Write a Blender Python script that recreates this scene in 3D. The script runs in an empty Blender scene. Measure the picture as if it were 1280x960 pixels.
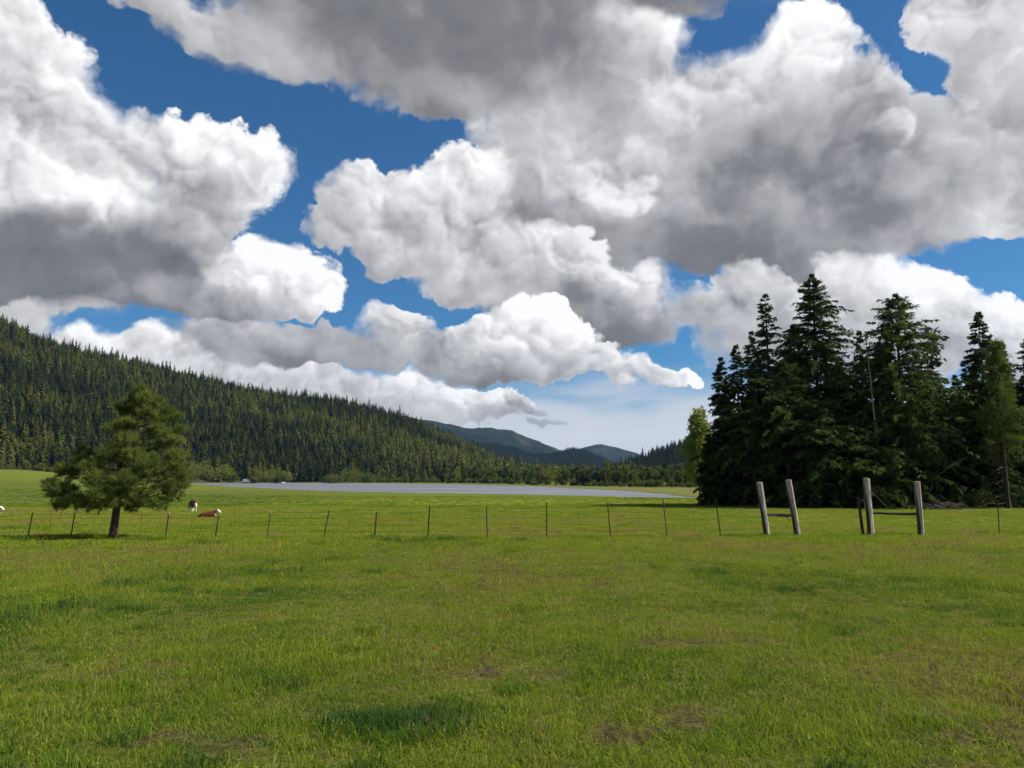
import bpy, bmesh, math, random
import numpy as np
from mathutils import Vector, Matrix

S = bpy.context.scene
COL = S.collection
R = math.radians

# ------------------------------------------------------------------ camera
EYE = 1.7
PITCH = math.atan(118 / 961)            # the horizon lies at row 598 of 960
cam_data = bpy.data.cameras.new('camera')
cam_data.sensor_width = 36
cam_data.lens = 961 / 1280 * 36
cam_data.clip_start = 0.1
cam_data.clip_end = 40000
cam = bpy.data.objects.new('camera', cam_data)
COL.objects.link(cam)
cam.location = (0, 0, EYE)
cam.rotation_euler = (math.pi / 2 + PITCH, 0, 0)
S.camera = cam

# ------------------------------------------------------------------ render settings
S.render.engine = 'CYCLES'
S.view_settings.view_transform = 'Standard'
S.view_settings.look = 'None'
S.view_settings.exposure = 0.8
S.view_settings.gamma = 1.0
S.cycles.use_denoising = True
S.cycles.max_bounces = 6
S.cycles.diffuse_bounces = 3
S.cycles.glossy_bounces = 2
S.cycles.transmission_bounces = 4
S.cycles.transparent_max_bounces = 8
S.cycles.volume_bounces = 0
S.cycles.use_adaptive_sampling = True
S.cycles.adaptive_threshold = 0.015
S.cycles.adaptive_min_samples = 8

# ------------------------------------------------------------------ sun
SUN_EL, SUN_AZ = R(46), R(90)           # azimuth from +Y (the view) towards +X (the right)
sun_dir = Vector((math.sin(SUN_AZ) * math.cos(SUN_EL), math.cos(SUN_AZ) * math.cos(SUN_EL), math.sin(SUN_EL)))
sd = bpy.data.lights.new('sun', 'SUN')
sd.energy = 4.8
sd.angle = R(0.5)
sd.color = (1.0, 0.94, 0.84)
sun = bpy.data.objects.new('sun', sd)
COL.objects.link(sun)
sun.location = (60, 20, 80)
sun.rotation_euler = sun_dir.to_track_quat('Z', 'Y').to_euler()


def pdir(px, py):
    """View direction through a point of the 1280 x 960 photograph."""
    a, b = (px - 640) / 961, -(py - 480) / 961
    c, s = math.cos(PITCH), math.sin(PITCH)
    v = Vector((a, c - b * s, s + b * c))
    return v.normalized()


# ------------------------------------------------------------------ node helper
class Sock:
    """A node socket that can be written as arithmetic."""
    def __init__(self, t, s):
        self.t, self.s = t, s

    def _m(self, op, *a, clamp=False):
        n = self.t.nodes.new('ShaderNodeMath')
        n.operation = op
        n.use_clamp = clamp
        for i, x in enumerate(a):
            if isinstance(x, Sock):
                self.t.links.new(x.s, n.inputs[i])
            else:
                n.inputs[i].default_value = x
        return Sock(self.t, n.outputs[0])

    def __add__(self, o): return self._m('ADD', self, o)
    def __radd__(self, o): return self._m('ADD', self, o)
    def __sub__(self, o): return self._m('SUBTRACT', self, o)
    def __rsub__(self, o): return self._m('SUBTRACT', o, self)
    def __mul__(self, o): return self._m('MULTIPLY', self, o)
    def __rmul__(self, o): return self._m('MULTIPLY', self, o)
    def __truediv__(self, o): return self._m('DIVIDE', self, o)
    def clamp(self): return self._m('ADD', self, 0.0, clamp=True)
    def max(self, o): return self._m('MAXIMUM', self, o)
    def min(self, o): return self._m('MINIMUM', self, o)
    def pow(self, o): return self._m('POWER', self, o)
    def abs(self): return self._m('ABSOLUTE', self)

    def ramp(self, lo, hi, a=0.0, b=1.0, smooth=True):
        n = self.t.nodes.new('ShaderNodeMapRange')
        n.interpolation_type = 'SMOOTHSTEP' if smooth else 'LINEAR'
        self.t.links.new(self.s, n.inputs[0])
        for i, x in enumerate((lo, hi, a, b)):
            if isinstance(x, Sock):
                self.t.links.new(x.s, n.inputs[i + 1])
            else:
                n.inputs[i + 1].default_value = x
        return Sock(self.t, n.outputs[0])


def vm(t, op, *a):
    n = t.nodes.new('ShaderNodeVectorMath')
    n.operation = op
    for i, x in enumerate(a):
        k = 3 if (op == 'SCALE' and i == 1) else i
        if isinstance(x, Sock):
            t.links.new(x.s, n.inputs[k])
        else:
            n.inputs[k].default_value = x
    return Sock(t, n.outputs['Value' if op in ('DOT_PRODUCT', 'LENGTH', 'DISTANCE') else 'Vector'])


def noise(t, vec, scale, detail=4, rough=0.5, lac=2.0, color=False, kind='FBM', dist=0.0):
    n = t.nodes.new('ShaderNodeTexNoise')
    n.noise_dimensions = '3D'
    n.noise_type = kind
    if vec is not None:
        t.links.new(vec.s, n.inputs['Vector'])
    n.inputs['Scale'].default_value = scale
    n.inputs['Detail'].default_value = detail
    n.inputs['Roughness'].default_value = rough
    n.inputs['Lacunarity'].default_value = lac
    n.inputs['Distortion'].default_value = dist
    if color:                           # three independent noises as a vector
        sp = t.nodes.new('ShaderNodeSeparateColor')
        cb = t.nodes.new('ShaderNodeCombineXYZ')
        t.links.new(n.outputs['Color'], sp.inputs[0])
        for i in range(3):
            t.links.new(sp.outputs[i], cb.inputs[i])
        return Sock(t, cb.outputs[0])
    return Sock(t, n.outputs['Fac'])


def mixc(t, f, a, b):
    n = t.nodes.new('ShaderNodeMix')
    n.data_type = 'RGBA'
    n.clamp_factor = True
    for k, x in ((0, f), (6, a), (7, b)):
        if isinstance(x, Sock):
            t.links.new(x.s, n.inputs[k])
        elif k == 0:
            n.inputs[k].default_value = x
        else:
            n.inputs[k].default_value = (*x, 1) if len(x) == 3 else x
    return Sock(t, n.outputs[2])


# ------------------------------------------------------------------ sky: Nishita air with cumulus at infinity
SKY = 0.057
W = bpy.data.worlds.new('World')
S.world = W
W.use_nodes = True


def sky_q(px, py):
    d = pdir(px, py)
    return math.atan2(d.x, d.y) * 961, math.asin(d.z) * 961


def build_sky():
    t = W.node_tree
    t.nodes.clear()
    tc = t.nodes.new('ShaderNodeTexCoord')
    d = vm(t, 'NORMALIZE', Sock(t, tc.outputs['Generated']))
    air = t.nodes.new('ShaderNodeTexSky')
    air.sky_type = 'NISHITA'
    air.sun_disc = False
    air.sun_elevation = SUN_EL
    air.sun_rotation = SUN_AZ
    air.altitude = 700
    air.air_density = 1.0
    air.dust_density = 0.3
    air.ozone_density = 4.5
    sep = t.nodes.new('ShaderNodeSeparateXYZ')
    t.links.new(d.s, sep.inputs[0])
    x, y, z = (Sock(t, sep.outputs[i]) for i in range(3))
    az = x._m('ARCTAN2', x, y) * 961.0
    el = x._m('ARCSINE', z) * 961.0
    comb = t.nodes.new('ShaderNodeCombineXYZ')
    t.links.new(az.s, comb.inputs[0])
    t.links.new(el.s, comb.inputs[1])
    q = Sock(t, comb.outputs[0])

    # shared noises, all read from the view direction
    n_big = noise(t, d, 5.5, 3, 0.5, color=True)
    n_mid = noise(t, d, 17.0, 4, 0.55, color=True)
    half = (0.5, 0.5, 0.5)
    warp = vm(t, 'ADD', vm(t, 'MULTIPLY', vm(t, 'SUBTRACT', n_big, half), (64, 48, 0)),
              vm(t, 'MULTIPLY', vm(t, 'SUBTRACT', n_mid, half), (78, 66, 0)))
    p = vm(t, 'ADD', q, warp)
    # billows: round bumps with creases between them
    dw = vm(t, 'ADD', d, vm(t, 'SCALE', vm(t, 'SUBTRACT', n_mid, half), 0.075))
    lit = (0.62, -0.15, 0.75)           # towards the light, seen from the camera

    def cells(v, scale):
        n = t.nodes.new('ShaderNodeTexVoronoi')
        n.voronoi_dimensions = '3D'
        n.feature = 'F1'
        t.links.new(v.s, n.inputs['Vector'])
        n.inputs['Scale'].default_value = scale
        f = Sock(t, n.outputs['Distance'])
        return 1.0 - f * f

    def off(v, k):
        return vm(t, 'ADD', v, tuple(k * c for c in lit))

    def soft(v):
        return noise(t, v, 7.0, 3, 0.5, 2.1)

    def puffs(v):
        return cells(v, 11.0) * 0.55 + cells(v, 25.0) * 0.30 + cells(v, 58.0) * 0.12
    s0, s1 = soft(dw), soft(off(d, 0.03))
    c0, c1 = puffs(dw), puffs(off(dw, 0.012))
    b0 = s0 * 0.55 + c0 * 0.45
    r_soft, r_puff = s0 - s1, c0 - c1
    fine = noise(t, dw, 26.0, 9, 0.66)

    col = mixc(t, 1.0, Sock(t, air.outputs[0]), (0.38, 0.76, 0.95))
    col.s.node.blend_type = 'MULTIPLY'
    k = 0.575 / SKY
    DARK, LITE = (0.090, 0.093, 0.104), (1.02, 1.02, 1.03)

    def layer(col, blobs, amp=0.55, soft=(0.06, 0.22), rel=1.0, edge=0.25, opacity=1.0):
        """One cloud: its own node group, laid over what is behind it."""
        outer = t
        g = bpy.data.node_groups.new('cloud', 'ShaderNodeTree')
        names = ('Behind', 'Point', 'Shape', 'Fine', 'Softness')
        for nm in names:
            g.interface.new_socket(nm, in_out='INPUT', socket_type='NodeSocketColor' if nm == 'Behind' else
                                   'NodeSocketVector' if nm in ('Point', 'Shape') else 'NodeSocketFloat')
        g.interface.new_socket('Colour', in_out='OUTPUT', socket_type='NodeSocketColor')
        gi, go = g.nodes.new('NodeGroupInput'), g.nodes.new('NodeGroupOutput')
        behind, p, shp, fine, n_soft = (Sock(g, gi.outputs[nm]) for nm in names)
        n = g.nodes.new('ShaderNodeSeparateXYZ')
        g.links.new(shp.s, n.inputs[0])
        s0, r_soft, r_puff = (Sock(g, n.outputs[i]) for i in range(3))
        acc = None
        for (px, py, rx, ry, b, gr) in blobs:
            cu, cv = sky_q(px, py)
            ru = abs(sky_q(px + rx, py)[0] - sky_q(px - rx, py)[0]) / 2 * 1.1
            rv = abs(sky_q(px, py + ry)[1] - sky_q(px, py - ry)[1]) / 2 * 1.1
            e = vm(g, 'MULTIPLY_ADD', p, (1 / ru, 1 / rv, 0), (-cu / ru, -cv / rv, 0))
            w = fine._m('SUBTRACT', 1.0, vm(g, 'DOT_PRODUCT', e, e), clamp=True)
            w2 = w * w
            bl = fine._m('MULTIPLY_ADD', vm(g, 'DOT_PRODUCT', e, (0.6, 0.8, 0)), gr, b)
            n = g.nodes.new('ShaderNodeCombineXYZ')
            g.links.new(w2.s, n.inputs[0])
            g.links.new(bl.s, n.inputs[1])
            n.inputs[2].default_value = 1
            n = vm(g, 'SCALE', Sock(g, n.outputs[0]), w2)
            acc = n if acc is None else vm(g, 'ADD', acc, n)
        n = g.nodes.new('ShaderNodeSeparateXYZ')
        g.links.new(acc.s, n.inputs[0])
        lum = Sock(g, n.outputs[1]) / (Sock(g, n.outputs[2]) + 1e-4)
        H = Sock(g, n.outputs[0]).pow(0.25)
        hn = H + s0 * amp + (fine - 0.5) * (1.15 - 0.98 * H.clamp())
        A = hn.ramp(soft[0], soft[1] + 0.07 + n_soft * (soft[1] * 2.2 + 0.16)) * H.ramp(0.0, 0.06)
        A = A.max(H.ramp(0.42, 0.72))
        top = lum.ramp(0.28, 0.72)
        v = ((lum - 0.5) * 1.15 + 0.50 + r_soft * 0.9 * rel + r_puff * (top * 1.2 + 0.08) * rel
             + (1.0 - hn.ramp(0.0, 0.45)) * edge + (fine - 0.5) * (top * 0.13 + 0.04) + s0 * 0.42)
        v = v.max(v * 0.35 + 0.09)
        c = mixc(g, v.clamp(), tuple(i * k for i in DARK), tuple(i * k for i in LITE))
        g.links.new(mixc(g, A * opacity, behind, c).s, go.inputs[0])
        gn = outer.nodes.new('ShaderNodeGroup')
        gn.node_tree = g
        for nm, sk in zip(names, (col, outer_p, shape, outer_fine, outer_soft)):
            outer.links.new(sk.s, gn.inputs[nm])
        return Sock(outer, gn.outputs[0])

    n_soft = noise(t, d, 11.0, 3).ramp(0.45, 0.66)

    # a cover of broken cumulus everywhere outside the view, the same kind of sky as in it
    inside = az.abs().ramp(640, 800, 1, 0) * el.ramp(520, 660, 1, 0)
    zz = z.max(0.0) + 0.22
    n_div = t.nodes.new('ShaderNodeVectorMath')
    n_div.operation = 'SCALE'
    t.links.new(d.s, n_div.inputs[0])
    t.links.new(x._m('DIVIDE', 1.0, zz).s, n_div.inputs['Scale'])
    gen = noise(t, Sock(t, n_div.outputs[0]), 2.1, 7, 0.55)
    ga = gen.ramp(0.50, 0.60) * (1.0 - inside) * z.ramp(0.02, 0.10)
    gv = (gen.ramp(0.52, 0.72, 0.75, 0.22) + r_soft * 0.8).clamp()
    col = mixc(t, ga, col, mixc(t, gv, tuple(i * k for i in DARK), tuple(i * k for i in LITE)))

    # thin pale sheet low over the valley
    sheet = (noise(t, vm(t, 'MULTIPLY', d, (4.0, 4.0, 16.0)), 1.6, 5, 0.5) * 1.1)
    low = el.ramp(0, 25, 0.75, 1.0) * (el + (sheet - 0.55) * 120.0).ramp(60, 150, 1.0, 0.0)
    col = mixc(t, low * sheet.ramp(0.25, 0.6, 0.72, 0.95), col, tuple(i * k for i in (0.70, 0.71, 0.73)))
    outer_p, outer_fine, outer_soft = p, fine, n_soft
    n = t.nodes.new('ShaderNodeCombineXYZ')
    for i, sk in enumerate((b0 - 0.60, r_soft, r_puff)):
        t.links.new(sk.s, n.inputs[i])
    shape = Sock(t, n.outputs[0])
    for L in CLOUDS:
        col = layer(col, **L)
    bg = t.nodes.new('ShaderNodeBackground')
    bg.inputs['Strength'].default_value = SKY
    t.links.new(col.s, bg.inputs['Color'])
    out = t.nodes.new('ShaderNodeOutputWorld')
    t.links.new(bg.outputs[0], out.inputs['Surface'])
    W.cycles.sampling_method = 'MANUAL'
    W.cycles.sample_map_resolution = 256


# each cloud: ellipses in photograph pixels (x, y, rx, ry, grey 0..1, lit side minus shaded side), far clouds first
CLOUDS = [
    dict(blobs=[(15, 392, 95, 45, .52, .2), (90, 372, 80, 26, .50, .1), (250, 378, 60, 20, .42, .1)], soft=(.05, .5), rel=.5),
    # small cumulus along the left ridge
    dict(blobs=[(118, 424, 44, 22, .74, .3), (170, 438, 60, 32, .72, .3), (235, 450, 60, 30, .62, .2), (300, 460, 60, 30, .62, .25), (150, 470, 130, 40, .5, .1),
                (350, 480, 70, 26, .55, .2), (300, 495, 110, 30, .48, .1), (420, 492, 80, 26, .56, .2), (512, 482, 44, 18, .76, .3), (545, 492, 50, 20, .66, .3),
                (600, 500, 44, 17, .72, .3), (632, 510, 34, 14, .5, .2), (540, 515, 120, 14, .42, .1)], rel=1.2, soft=(.05, .2)),
    dict(blobs=[(660, 512, 30, 7, .30, .1), (683, 526, 26, 5, .28, .1), (862, 405, 18, 12, .6, .2), (850, 470, 12, 6, .6, .2), (895, 476, 22, 7, .6, .1)], soft=(.05, .4), opacity=.5),
    # grey flat cloud left of the middle
    dict(blobs=[(300, 424, 100, 28, .40, .12), (400, 436, 120, 30, .32, .1), (486, 408, 44, 22, .64, .3), (525, 440, 85, 28, .40, .1), (430, 452, 100, 18, .3, .1)],
         soft=(.05, .3)),
    # cloud behind the conifers
    dict(blobs=[(905, 380, 80, 42, .50, .2), (980, 330, 90, 50, .66, .25), (1060, 350, 95, 55, .66, .25), (1000, 400, 150, 60, .48, .2), (1140, 370, 75, 44, .76, .3),
                (1195, 398, 66, 40, .66, .3), (1120, 430, 120, 50, .44, .15), (1266, 404, 42, 32, .76, .3), (1275, 440, 60, 40, .48, .15)], soft=(.05, .2), rel=1.0),
    # big pile in the centre
    dict(blobs=[(450, 245, 58, 42, .60, .2), (430, 285, 54, 38, .52, .15), (545, 236, 56, 46, .70, .3), (602, 226, 50, 42, .76, .3), (560, 280, 90, 54, .58, .2),
                (520, 318, 76, 36, .48, .15), (640, 300, 100, 70, .54, .2), (690, 300, 66, 44, .74, .3), (745, 330, 66, 42, .70, .3), (790, 355, 60, 40, .58, .2),
                (620, 350, 95, 44, .46, .15), (700, 392, 110, 38, .26, .15), (780, 404, 70, 32, .24, .15)], rel=1.2, soft=(.04, .2), amp=.66),
    # long low cumulus in the middle, in front of the pile
    dict(blobs=[(652, 404, 44, 30, .82, .3), (600, 432, 66, 32, .66, .3), (694, 428, 58, 30, .76, .3), (745, 448, 52, 24, .70, .3), (795, 462, 46, 18, .70, .3),
                (832, 467, 34, 15, .76, .3), (650, 460, 120, 20, .40, .2), (560, 446, 66, 30, .44, .2)], rel=1.3, soft=(.05, .17)),
    # upper right corner
    dict(blobs=[(1200, 25, 72, 45, .68, .2), (1250, 70, 84, 80, .55, .2), (1300, 130, 90, 80, .40, .15), (1290, 30, 110, 70, .52, .1)], soft=(.05, .2)),
    # the wide grey mass on the right
    dict(blobs=[(1000, 56, 66, 54, .80, .3), (930, 112, 90, 56, .64, .25), (1028, 122, 88, 66, .44, .2), (860, 150, 120, 80, .46, .15), (1118, 178, 112, 58, .40, .15),
                (1240, 215, 100, 58, .40, .15), (760, 215, 140, 70, .58, .2), (930, 200, 160, 90, .28, .1), (1090, 240, 170, 75, .36, .15), (1240, 250, 110, 50, .56, .15),
                (880, 286, 150, 54, .17, .1), (1010, 290, 150, 42, .19, .1), (1140, 290, 110, 34, .42, .1), (770, 300, 80, 46, .34, .1), (700, 240, 90, 52, .48, .2), (1250, 282, 60, 26, .64, .1)],
         soft=(.04, .3), rel=1.1),
    # bright puffs standing out of the grey mass
    dict(blobs=[(770, 240, 56, 24, .80, .3), (735, 205, 40, 22, .70, .3), (1105, 165, 24, 26, .66, .2)], soft=(.05, .6), rel=1.3, opacity=.75, amp=.9),
    dict(blobs=[(690, 296, 38, 28, .84, .3), (722, 322, 46, 22, .84, .3), (762, 340, 36, 16, .74, .3)], soft=(.05, .35), rel=1.4, opacity=.85, amp=.9),
    # ceiling across the top
    dict(blobs=[(205, 5, 90, 32, .52, .1), (285, 45, 100, 44, .44, .1), (390, 36, 140, 66, .24, -.1), (500, 66, 130, 76, .20, -.1), (560, 126, 86, 38, .36, .1),
                (620, 60, 150, 100, .15, -.1), (720, 70, 120, 110, .27, .1), (795, 50, 72, 64, .72, .3), (800, 120, 86, 50, .58, .2), (690, 160, 110, 56, .54, .1), (600, -40, 420, 80, .16, -.1)],
         soft=(.04, .34), rel=.8),
    # big cloud on the left
    dict(blobs=[(-10, 80, 104, 96, .62, .2), (70, 110, 76, 70, .74, .3), (110, 160, 60, 60, .76, .3), (80, 210, 130, 90, .78, .15), (200, 185, 82, 52, .74, .3), (300, 215, 72, 58, .72, .35),
                (245, 245, 100, 60, .52, .2), (-20, 180, 90, 120, .54, .1), (60, 300, 150, 58, .10, .2), (180, 305, 120, 48, .22, .25), (330, 342, 84, 44, .84, .35), (372, 366, 52, 34, .76, .35),
                (110, 345, 170, 42, .17, .15), (260, 374, 150, 28, .36, .25), (0, 330, 120, 50, .20, .15)], rel=1.2, soft=(.04, .2)),
]
build_sky()
# ==== END SKY

# ------------------------------------------------------------------ building helpers
rng = np.random.default_rng(11)


def vnoise(x, y, seed=0):
    """Smooth value noise, 0..1."""
    x, y = np.asarray(x, float), np.asarray(y, float)
    xi, yi = np.floor(x).astype(np.int64), np.floor(y).astype(np.int64)
    fx, fy = x - xi, y - yi
    fx, fy = fx * fx * (3 - 2 * fx), fy * fy * (3 - 2 * fy)

    def h(a, b):
        v = (a * 374761393 + b * 668265263 + seed * 974711) & 0x7fffffff
        v = ((v ^ (v >> 13)) * 1274126177) & 0x7fffffff
        return ((v ^ (v >> 16)) & 0xffff) / 65535.0
    return ((h(xi, yi) * (1 - fx) + h(xi + 1, yi) * fx) * (1 - fy)
            + (h(xi, yi + 1) * (1 - fx) + h(xi + 1, yi + 1) * fx) * fy)


def fbm(x, y, o=4, seed=0):
    s = a = 0.0
    f, w = 1.0, 1.0
    for i in range(o):
        s = s + w * vnoise(np.asarray(x) * f, np.asarray(y) * f, seed + i * 17)
        a += w
        f, w = f * 2.03, w * 0.5
    return s / a


def smooth(a, b, x):
    t = np.clip((np.asarray(x, float) - a) / (b - a), 0, 1)
    return t * t * (3 - 2 * t)


class Geo:
    """Collects vertices and faces, with one number per vertex (tint) and a material slot per face."""
    def __init__(self):
        self.v, self.f, self.t, self.m, self.n = [], [], [], [], 0

    def add(self, verts, faces, tint=0.5, slot=0):
        verts = np.asarray(verts, float).reshape(-1, 3)
        faces = np.asarray(faces, np.int64)
        self.v.append(verts)
        self.f.append(faces + self.n)
        self.t.append(np.broadcast_to(np.asarray(tint, float), (len(verts),)))
        self.m.append(np.full(len(faces), slot))
        self.n += len(verts)

    def mesh(self, name, mats, smooth_shade=False):
        me = bpy.data.meshes.new(name)
        v = np.concatenate(self.v)
        lens = np.concatenate([np.full(len(f), f.shape[1]) for f in self.f])
        idx = np.concatenate([f.ravel() for f in self.f])
        me.vertices.add(len(v))
        me.vertices.foreach_set('co', v.astype(np.float32).ravel())
        me.loops.add(len(idx))
        me.loops.foreach_set('vertex_index', idx.astype(np.int32))
        me.polygons.add(len(lens))
        me.polygons.foreach_set('loop_start', np.concatenate([[0], np.cumsum(lens)[:-1]]).astype(np.int32))
        me.polygons.foreach_set('material_index', np.concatenate(self.m).astype(np.int32))
        me.polygons.foreach_set('use_smooth', np.full(len(lens), smooth_shade))
        a = me.attributes.new('tint', 'FLOAT', 'POINT')
        a.data.foreach_set('value', np.concatenate(self.t).astype(np.float32))
        for m in (mats if isinstance(mats, (list, tuple)) else [mats]):
            me.materials.append(m)
        me.update(calc_edges=True)
        me.validate()
        return me


def obj(name, me, parent=None, link=True, loc=None):
    o = bpy.data.objects.new(name, me)
    if link:
        COL.objects.link(o)
    if parent:
        o.parent = parent
    if loc is not None:
        o.location = loc
    return o


def tag(o, label=None, cat=None, group=None, kind=None):
    for k, v in (('label', label), ('category', cat), ('group', group), ('kind', kind)):
        if v:
            o[k] = v
    return o


def thing(name, label, cat, loc, group=None, rz=0.0):
    o = obj(name, None, loc=loc)
    o.rotation_euler = (0, 0, rz)
    return tag(o, label, cat, group)


def tube(geo, pts, rad, seg=8, tint=0.5, slot=0, wob=0.0, cap=True):
    """A tapered tube along a line of points."""
    pts = np.asarray(pts, float)
    n = len(pts)
    rad = np.broadcast_to(np.asarray(rad, float), (n,))
    d = np.gradient(pts, axis=0)
    d /= np.linalg.norm(d, axis=1, keepdims=True) + 1e-9
    ref = np.where(np.abs(d[:, 2:3]) > 0.9, np.array([[1.0, 0, 0]]), np.array([[0, 0, 1.0]]))
    a = np.cross(d, ref)
    a /= np.linalg.norm(a, axis=1, keepdims=True) + 1e-9
    b = np.cross(d, a)
    th = np.linspace(0, 2 * np.pi, seg, endpoint=False)
    r = rad[:, None] * (1 + wob * (rng.random((n, seg)) - 0.5))
    v = pts[:, None] + r[..., None] * (np.cos(th)[None, :, None] * a[:, None] + np.sin(th)[None, :, None] * b[:, None])
    i = np.arange(n - 1)[:, None] * seg
    j = np.arange(seg)[None]
    k = (j + 1) % seg
    f = np.stack([i + j, i + k, i + seg + k, i + seg + j], -1).reshape(-1, 4)
    geo.add(v.reshape(-1, 3), f, tint, slot)
    if cap:
        top = np.vstack([v[-1], pts[-1] + d[-1] * rad[-1] * 0.15])
        geo.add(top, [[q, (q + 1) % seg, seg] for q in range(seg)], tint, slot)


# ------------------------------------------------------------------ materials
def new_mat(name):
    m = bpy.data.materials.new(name)
    m.use_nodes = True
    t = m.node_tree
    t.nodes.clear()
    out = t.nodes.new('ShaderNodeOutputMaterial')
    return m, t, out


def attr(t, name, kind='GEOMETRY', vec=False):
    n = t.nodes.new('ShaderNodeAttribute')
    n.attribute_name = name
    n.attribute_type = kind
    return Sock(t, n.outputs['Vector' if vec else 'Fac'])


def ramp_col(t, f, stops):
    n = t.nodes.new('ShaderNodeValToRGB')
    r = n.color_ramp
    while len(r.elements) > 1:
        r.elements.remove(r.elements[-1])
    r.elements[0].position, r.elements[0].color = stops[0][0], (*stops[0][1], 1)
    for p, c in stops[1:]:
        e = r.elements.new(p)
        e.color = (*c, 1)
    t.links.new(f.s, n.inputs[0])
    return Sock(t, n.outputs[0])


def leaf_mat(name, stops, trans=0.35, gloss=0.0, vary=0.0, soft_normal=0.0):
    """Foliage: diffuse and translucent, its colour from the leaf's own tint and the plant's own shade."""
    m, t, out = new_mat(name)
    f = attr(t, 'tint')
    if vary:
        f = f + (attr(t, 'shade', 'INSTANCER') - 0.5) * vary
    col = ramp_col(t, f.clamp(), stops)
    df = t.nodes.new('ShaderNodeBsdfDiffuse')
    tr = t.nodes.new('ShaderNodeBsdfTranslucent')
    t.links.new(col.s, df.inputs[0])
    t.links.new(col.s, tr.inputs[0])
    mx = t.nodes.new('ShaderNodeMixShader')
    mx.inputs[0].default_value = trans
    t.links.new(df.outputs[0], mx.inputs[1])
    t.links.new(tr.outputs[0], mx.inputs[2])
    last = mx
    if gloss:
        gl = t.nodes.new('ShaderNodeBsdfGlossy')
        gl.inputs['Roughness'].default_value = 0.42
        gl.inputs['Color'].default_value = (0.9, 0.95, 0.9, 1)
        m2 = t.nodes.new('ShaderNodeMixShader')
        m2.inputs[0].default_value = gloss
        t.links.new(mx.outputs[0], m2.inputs[1])
        t.links.new(gl.outputs[0], m2.inputs[2])
        last = m2
    t.links.new(last.outputs[0], out.inputs[0])
    return m


def wood_mat(name, a, b, scale=(40, 40, 4), bump=0.6, rough=0.9, patch=None):
    """Bark or weathered timber with grain along the local z axis."""
    m, t, out = new_mat(name)
    tc = t.nodes.new('ShaderNodeTexCoord')
    v = vm(t, 'MULTIPLY', Sock(t, tc.outputs['Object']), scale)
    n1 = noise(t, v, 1.0, 6, 0.65)
    n2 = noise(t, v, 0.23, 3, 0.6)
    col = mixc(t, (n1 * 0.7 + n2 * 0.3).ramp(0.35, 0.68), a, b)
    if patch:
        col = mixc(t, noise(t, v, 0.12, 4, 0.6).ramp(0.5, 0.58), col, patch)
    bs = t.nodes.new('ShaderNodeBsdfPrincipled')
    bs.inputs['Roughness'].default_value = rough
    bs.inputs['Specular IOR Level'].default_value = 0.2
    t.links.new(col.s, bs.inputs['Base Color'])
    bp = t.nodes.new('ShaderNodeBump')
    bp.inputs['Strength'].default_value = bump
    bp.inputs['Distance'].default_value = 0.02
    t.links.new(n1.s, bp.inputs['Height'])
    t.links.new(bp.outputs[0], bs.inputs['Normal'])
    t.links.new(bs.outputs[0], out.inputs[0])
    return m


def plain_mat(name, a, b, scale=20.0, rough=0.7, metal=0.0):
    m, t, out = new_mat(name)
    tc = t.nodes.new('ShaderNodeTexCoord')
    col = mixc(t, noise(t, Sock(t, tc.outputs['Object']), scale, 5, 0.6).ramp(0.35, 0.65), a, b)
    bs = t.nodes.new('ShaderNodeBsdfPrincipled')
    bs.inputs['Roughness'].default_value = rough
    bs.inputs['Metallic'].default_value = metal
    t.links.new(col.s, bs.inputs['Base Color'])
    t.links.new(bs.outputs[0], out.inputs[0])
    return m


# ------------------------------------------------------------------ lie of the land (metres; the camera stands at 0, 0)
WATER = -4.2
NEAR_U = (np.array([-400, 195, 240, 300, 350, 400, 500, 640, 740, 800, 860, 885]) - 640) / 961
NEAR_Y = np.array([940, 940, 770, 560, 436, 378, 324, 291, 264, 246, 233, 235])
FAR_U = (np.array([-400, 225, 260, 330, 400, 500, 640, 740, 800, 860, 885]) - 640) / 961
FAR_Y = np.array([940, 940, 960, 965, 960, 834, 612, 424, 335, 240, 235])


def near_y(u): return np.interp(u, NEAR_U, NEAR_Y)
def far_y(u): return np.interp(u, FAR_U, FAR_Y)


def ground_z(x, y):
    x, y = np.asarray(x, float), np.asarray(y, float)
    yy = np.maximum(y, 1.0)
    u = np.clip(x / yy, -1.4, 1.4)
    wav = fbm(x / 40 + 7, y / 26, 3, 5)
    yn = near_y(u) + (fbm(x / 22, y / 22, 2, 9) - 0.5) * 12
    yf = far_y(u)
    base = np.interp(y, [-400, 0, 10, 20, 32, 50, 75, 103, 150, 9000], [2, 0, -.10, -.32, -.70, -1.25, -2.0, -2.5, -3.1, -3.1])
    t = np.clip((y - 150) / np.maximum(yn - 150, 1), 0, 1)
    z = np.where(y > 150, -3.1 + (-4.12 + 3.1) * t, base)
    lake = smooth(-1, 6, y - yn) * (1 - smooth(-5, 2, y - yf)) * (u < 0.255)
    shore = smooth(0, 40, y - yf)
    z = np.where(y > yn, -4.12 - 2.0 * lake + 0.5 * shore * (y > yf), z)
    z = np.where((y > yn) & (y <= yf) & (u < 0.255), np.minimum(z, -4.27), z)
    right = smooth(0.235, 0.29, u)
    z = z * (1 - right) + np.minimum(base, -2.6 + 0.0 * base) * right * (y > 110) + base * right * (y <= 110)
    left = smooth(-0.42, -0.66, u) * smooth(90, 640, y)
    z = z * (1 - left) + left * (9.0 + (y - 640) * 0.004)
    z = z + (wav - 0.5) * 0.5 * smooth(12, 60, y) * (1 - smooth(120, 200, y))
    z = z + (fbm(x / 2.2, y / 2.2, 3, 21) - 0.5) * 0.10 * (1 - smooth(40, 90, np.hypot(x, y)))
    return z


CAM_G = float(ground_z(0.0, 0.0))
cam.location.z = EYE + CAM_G


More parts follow.
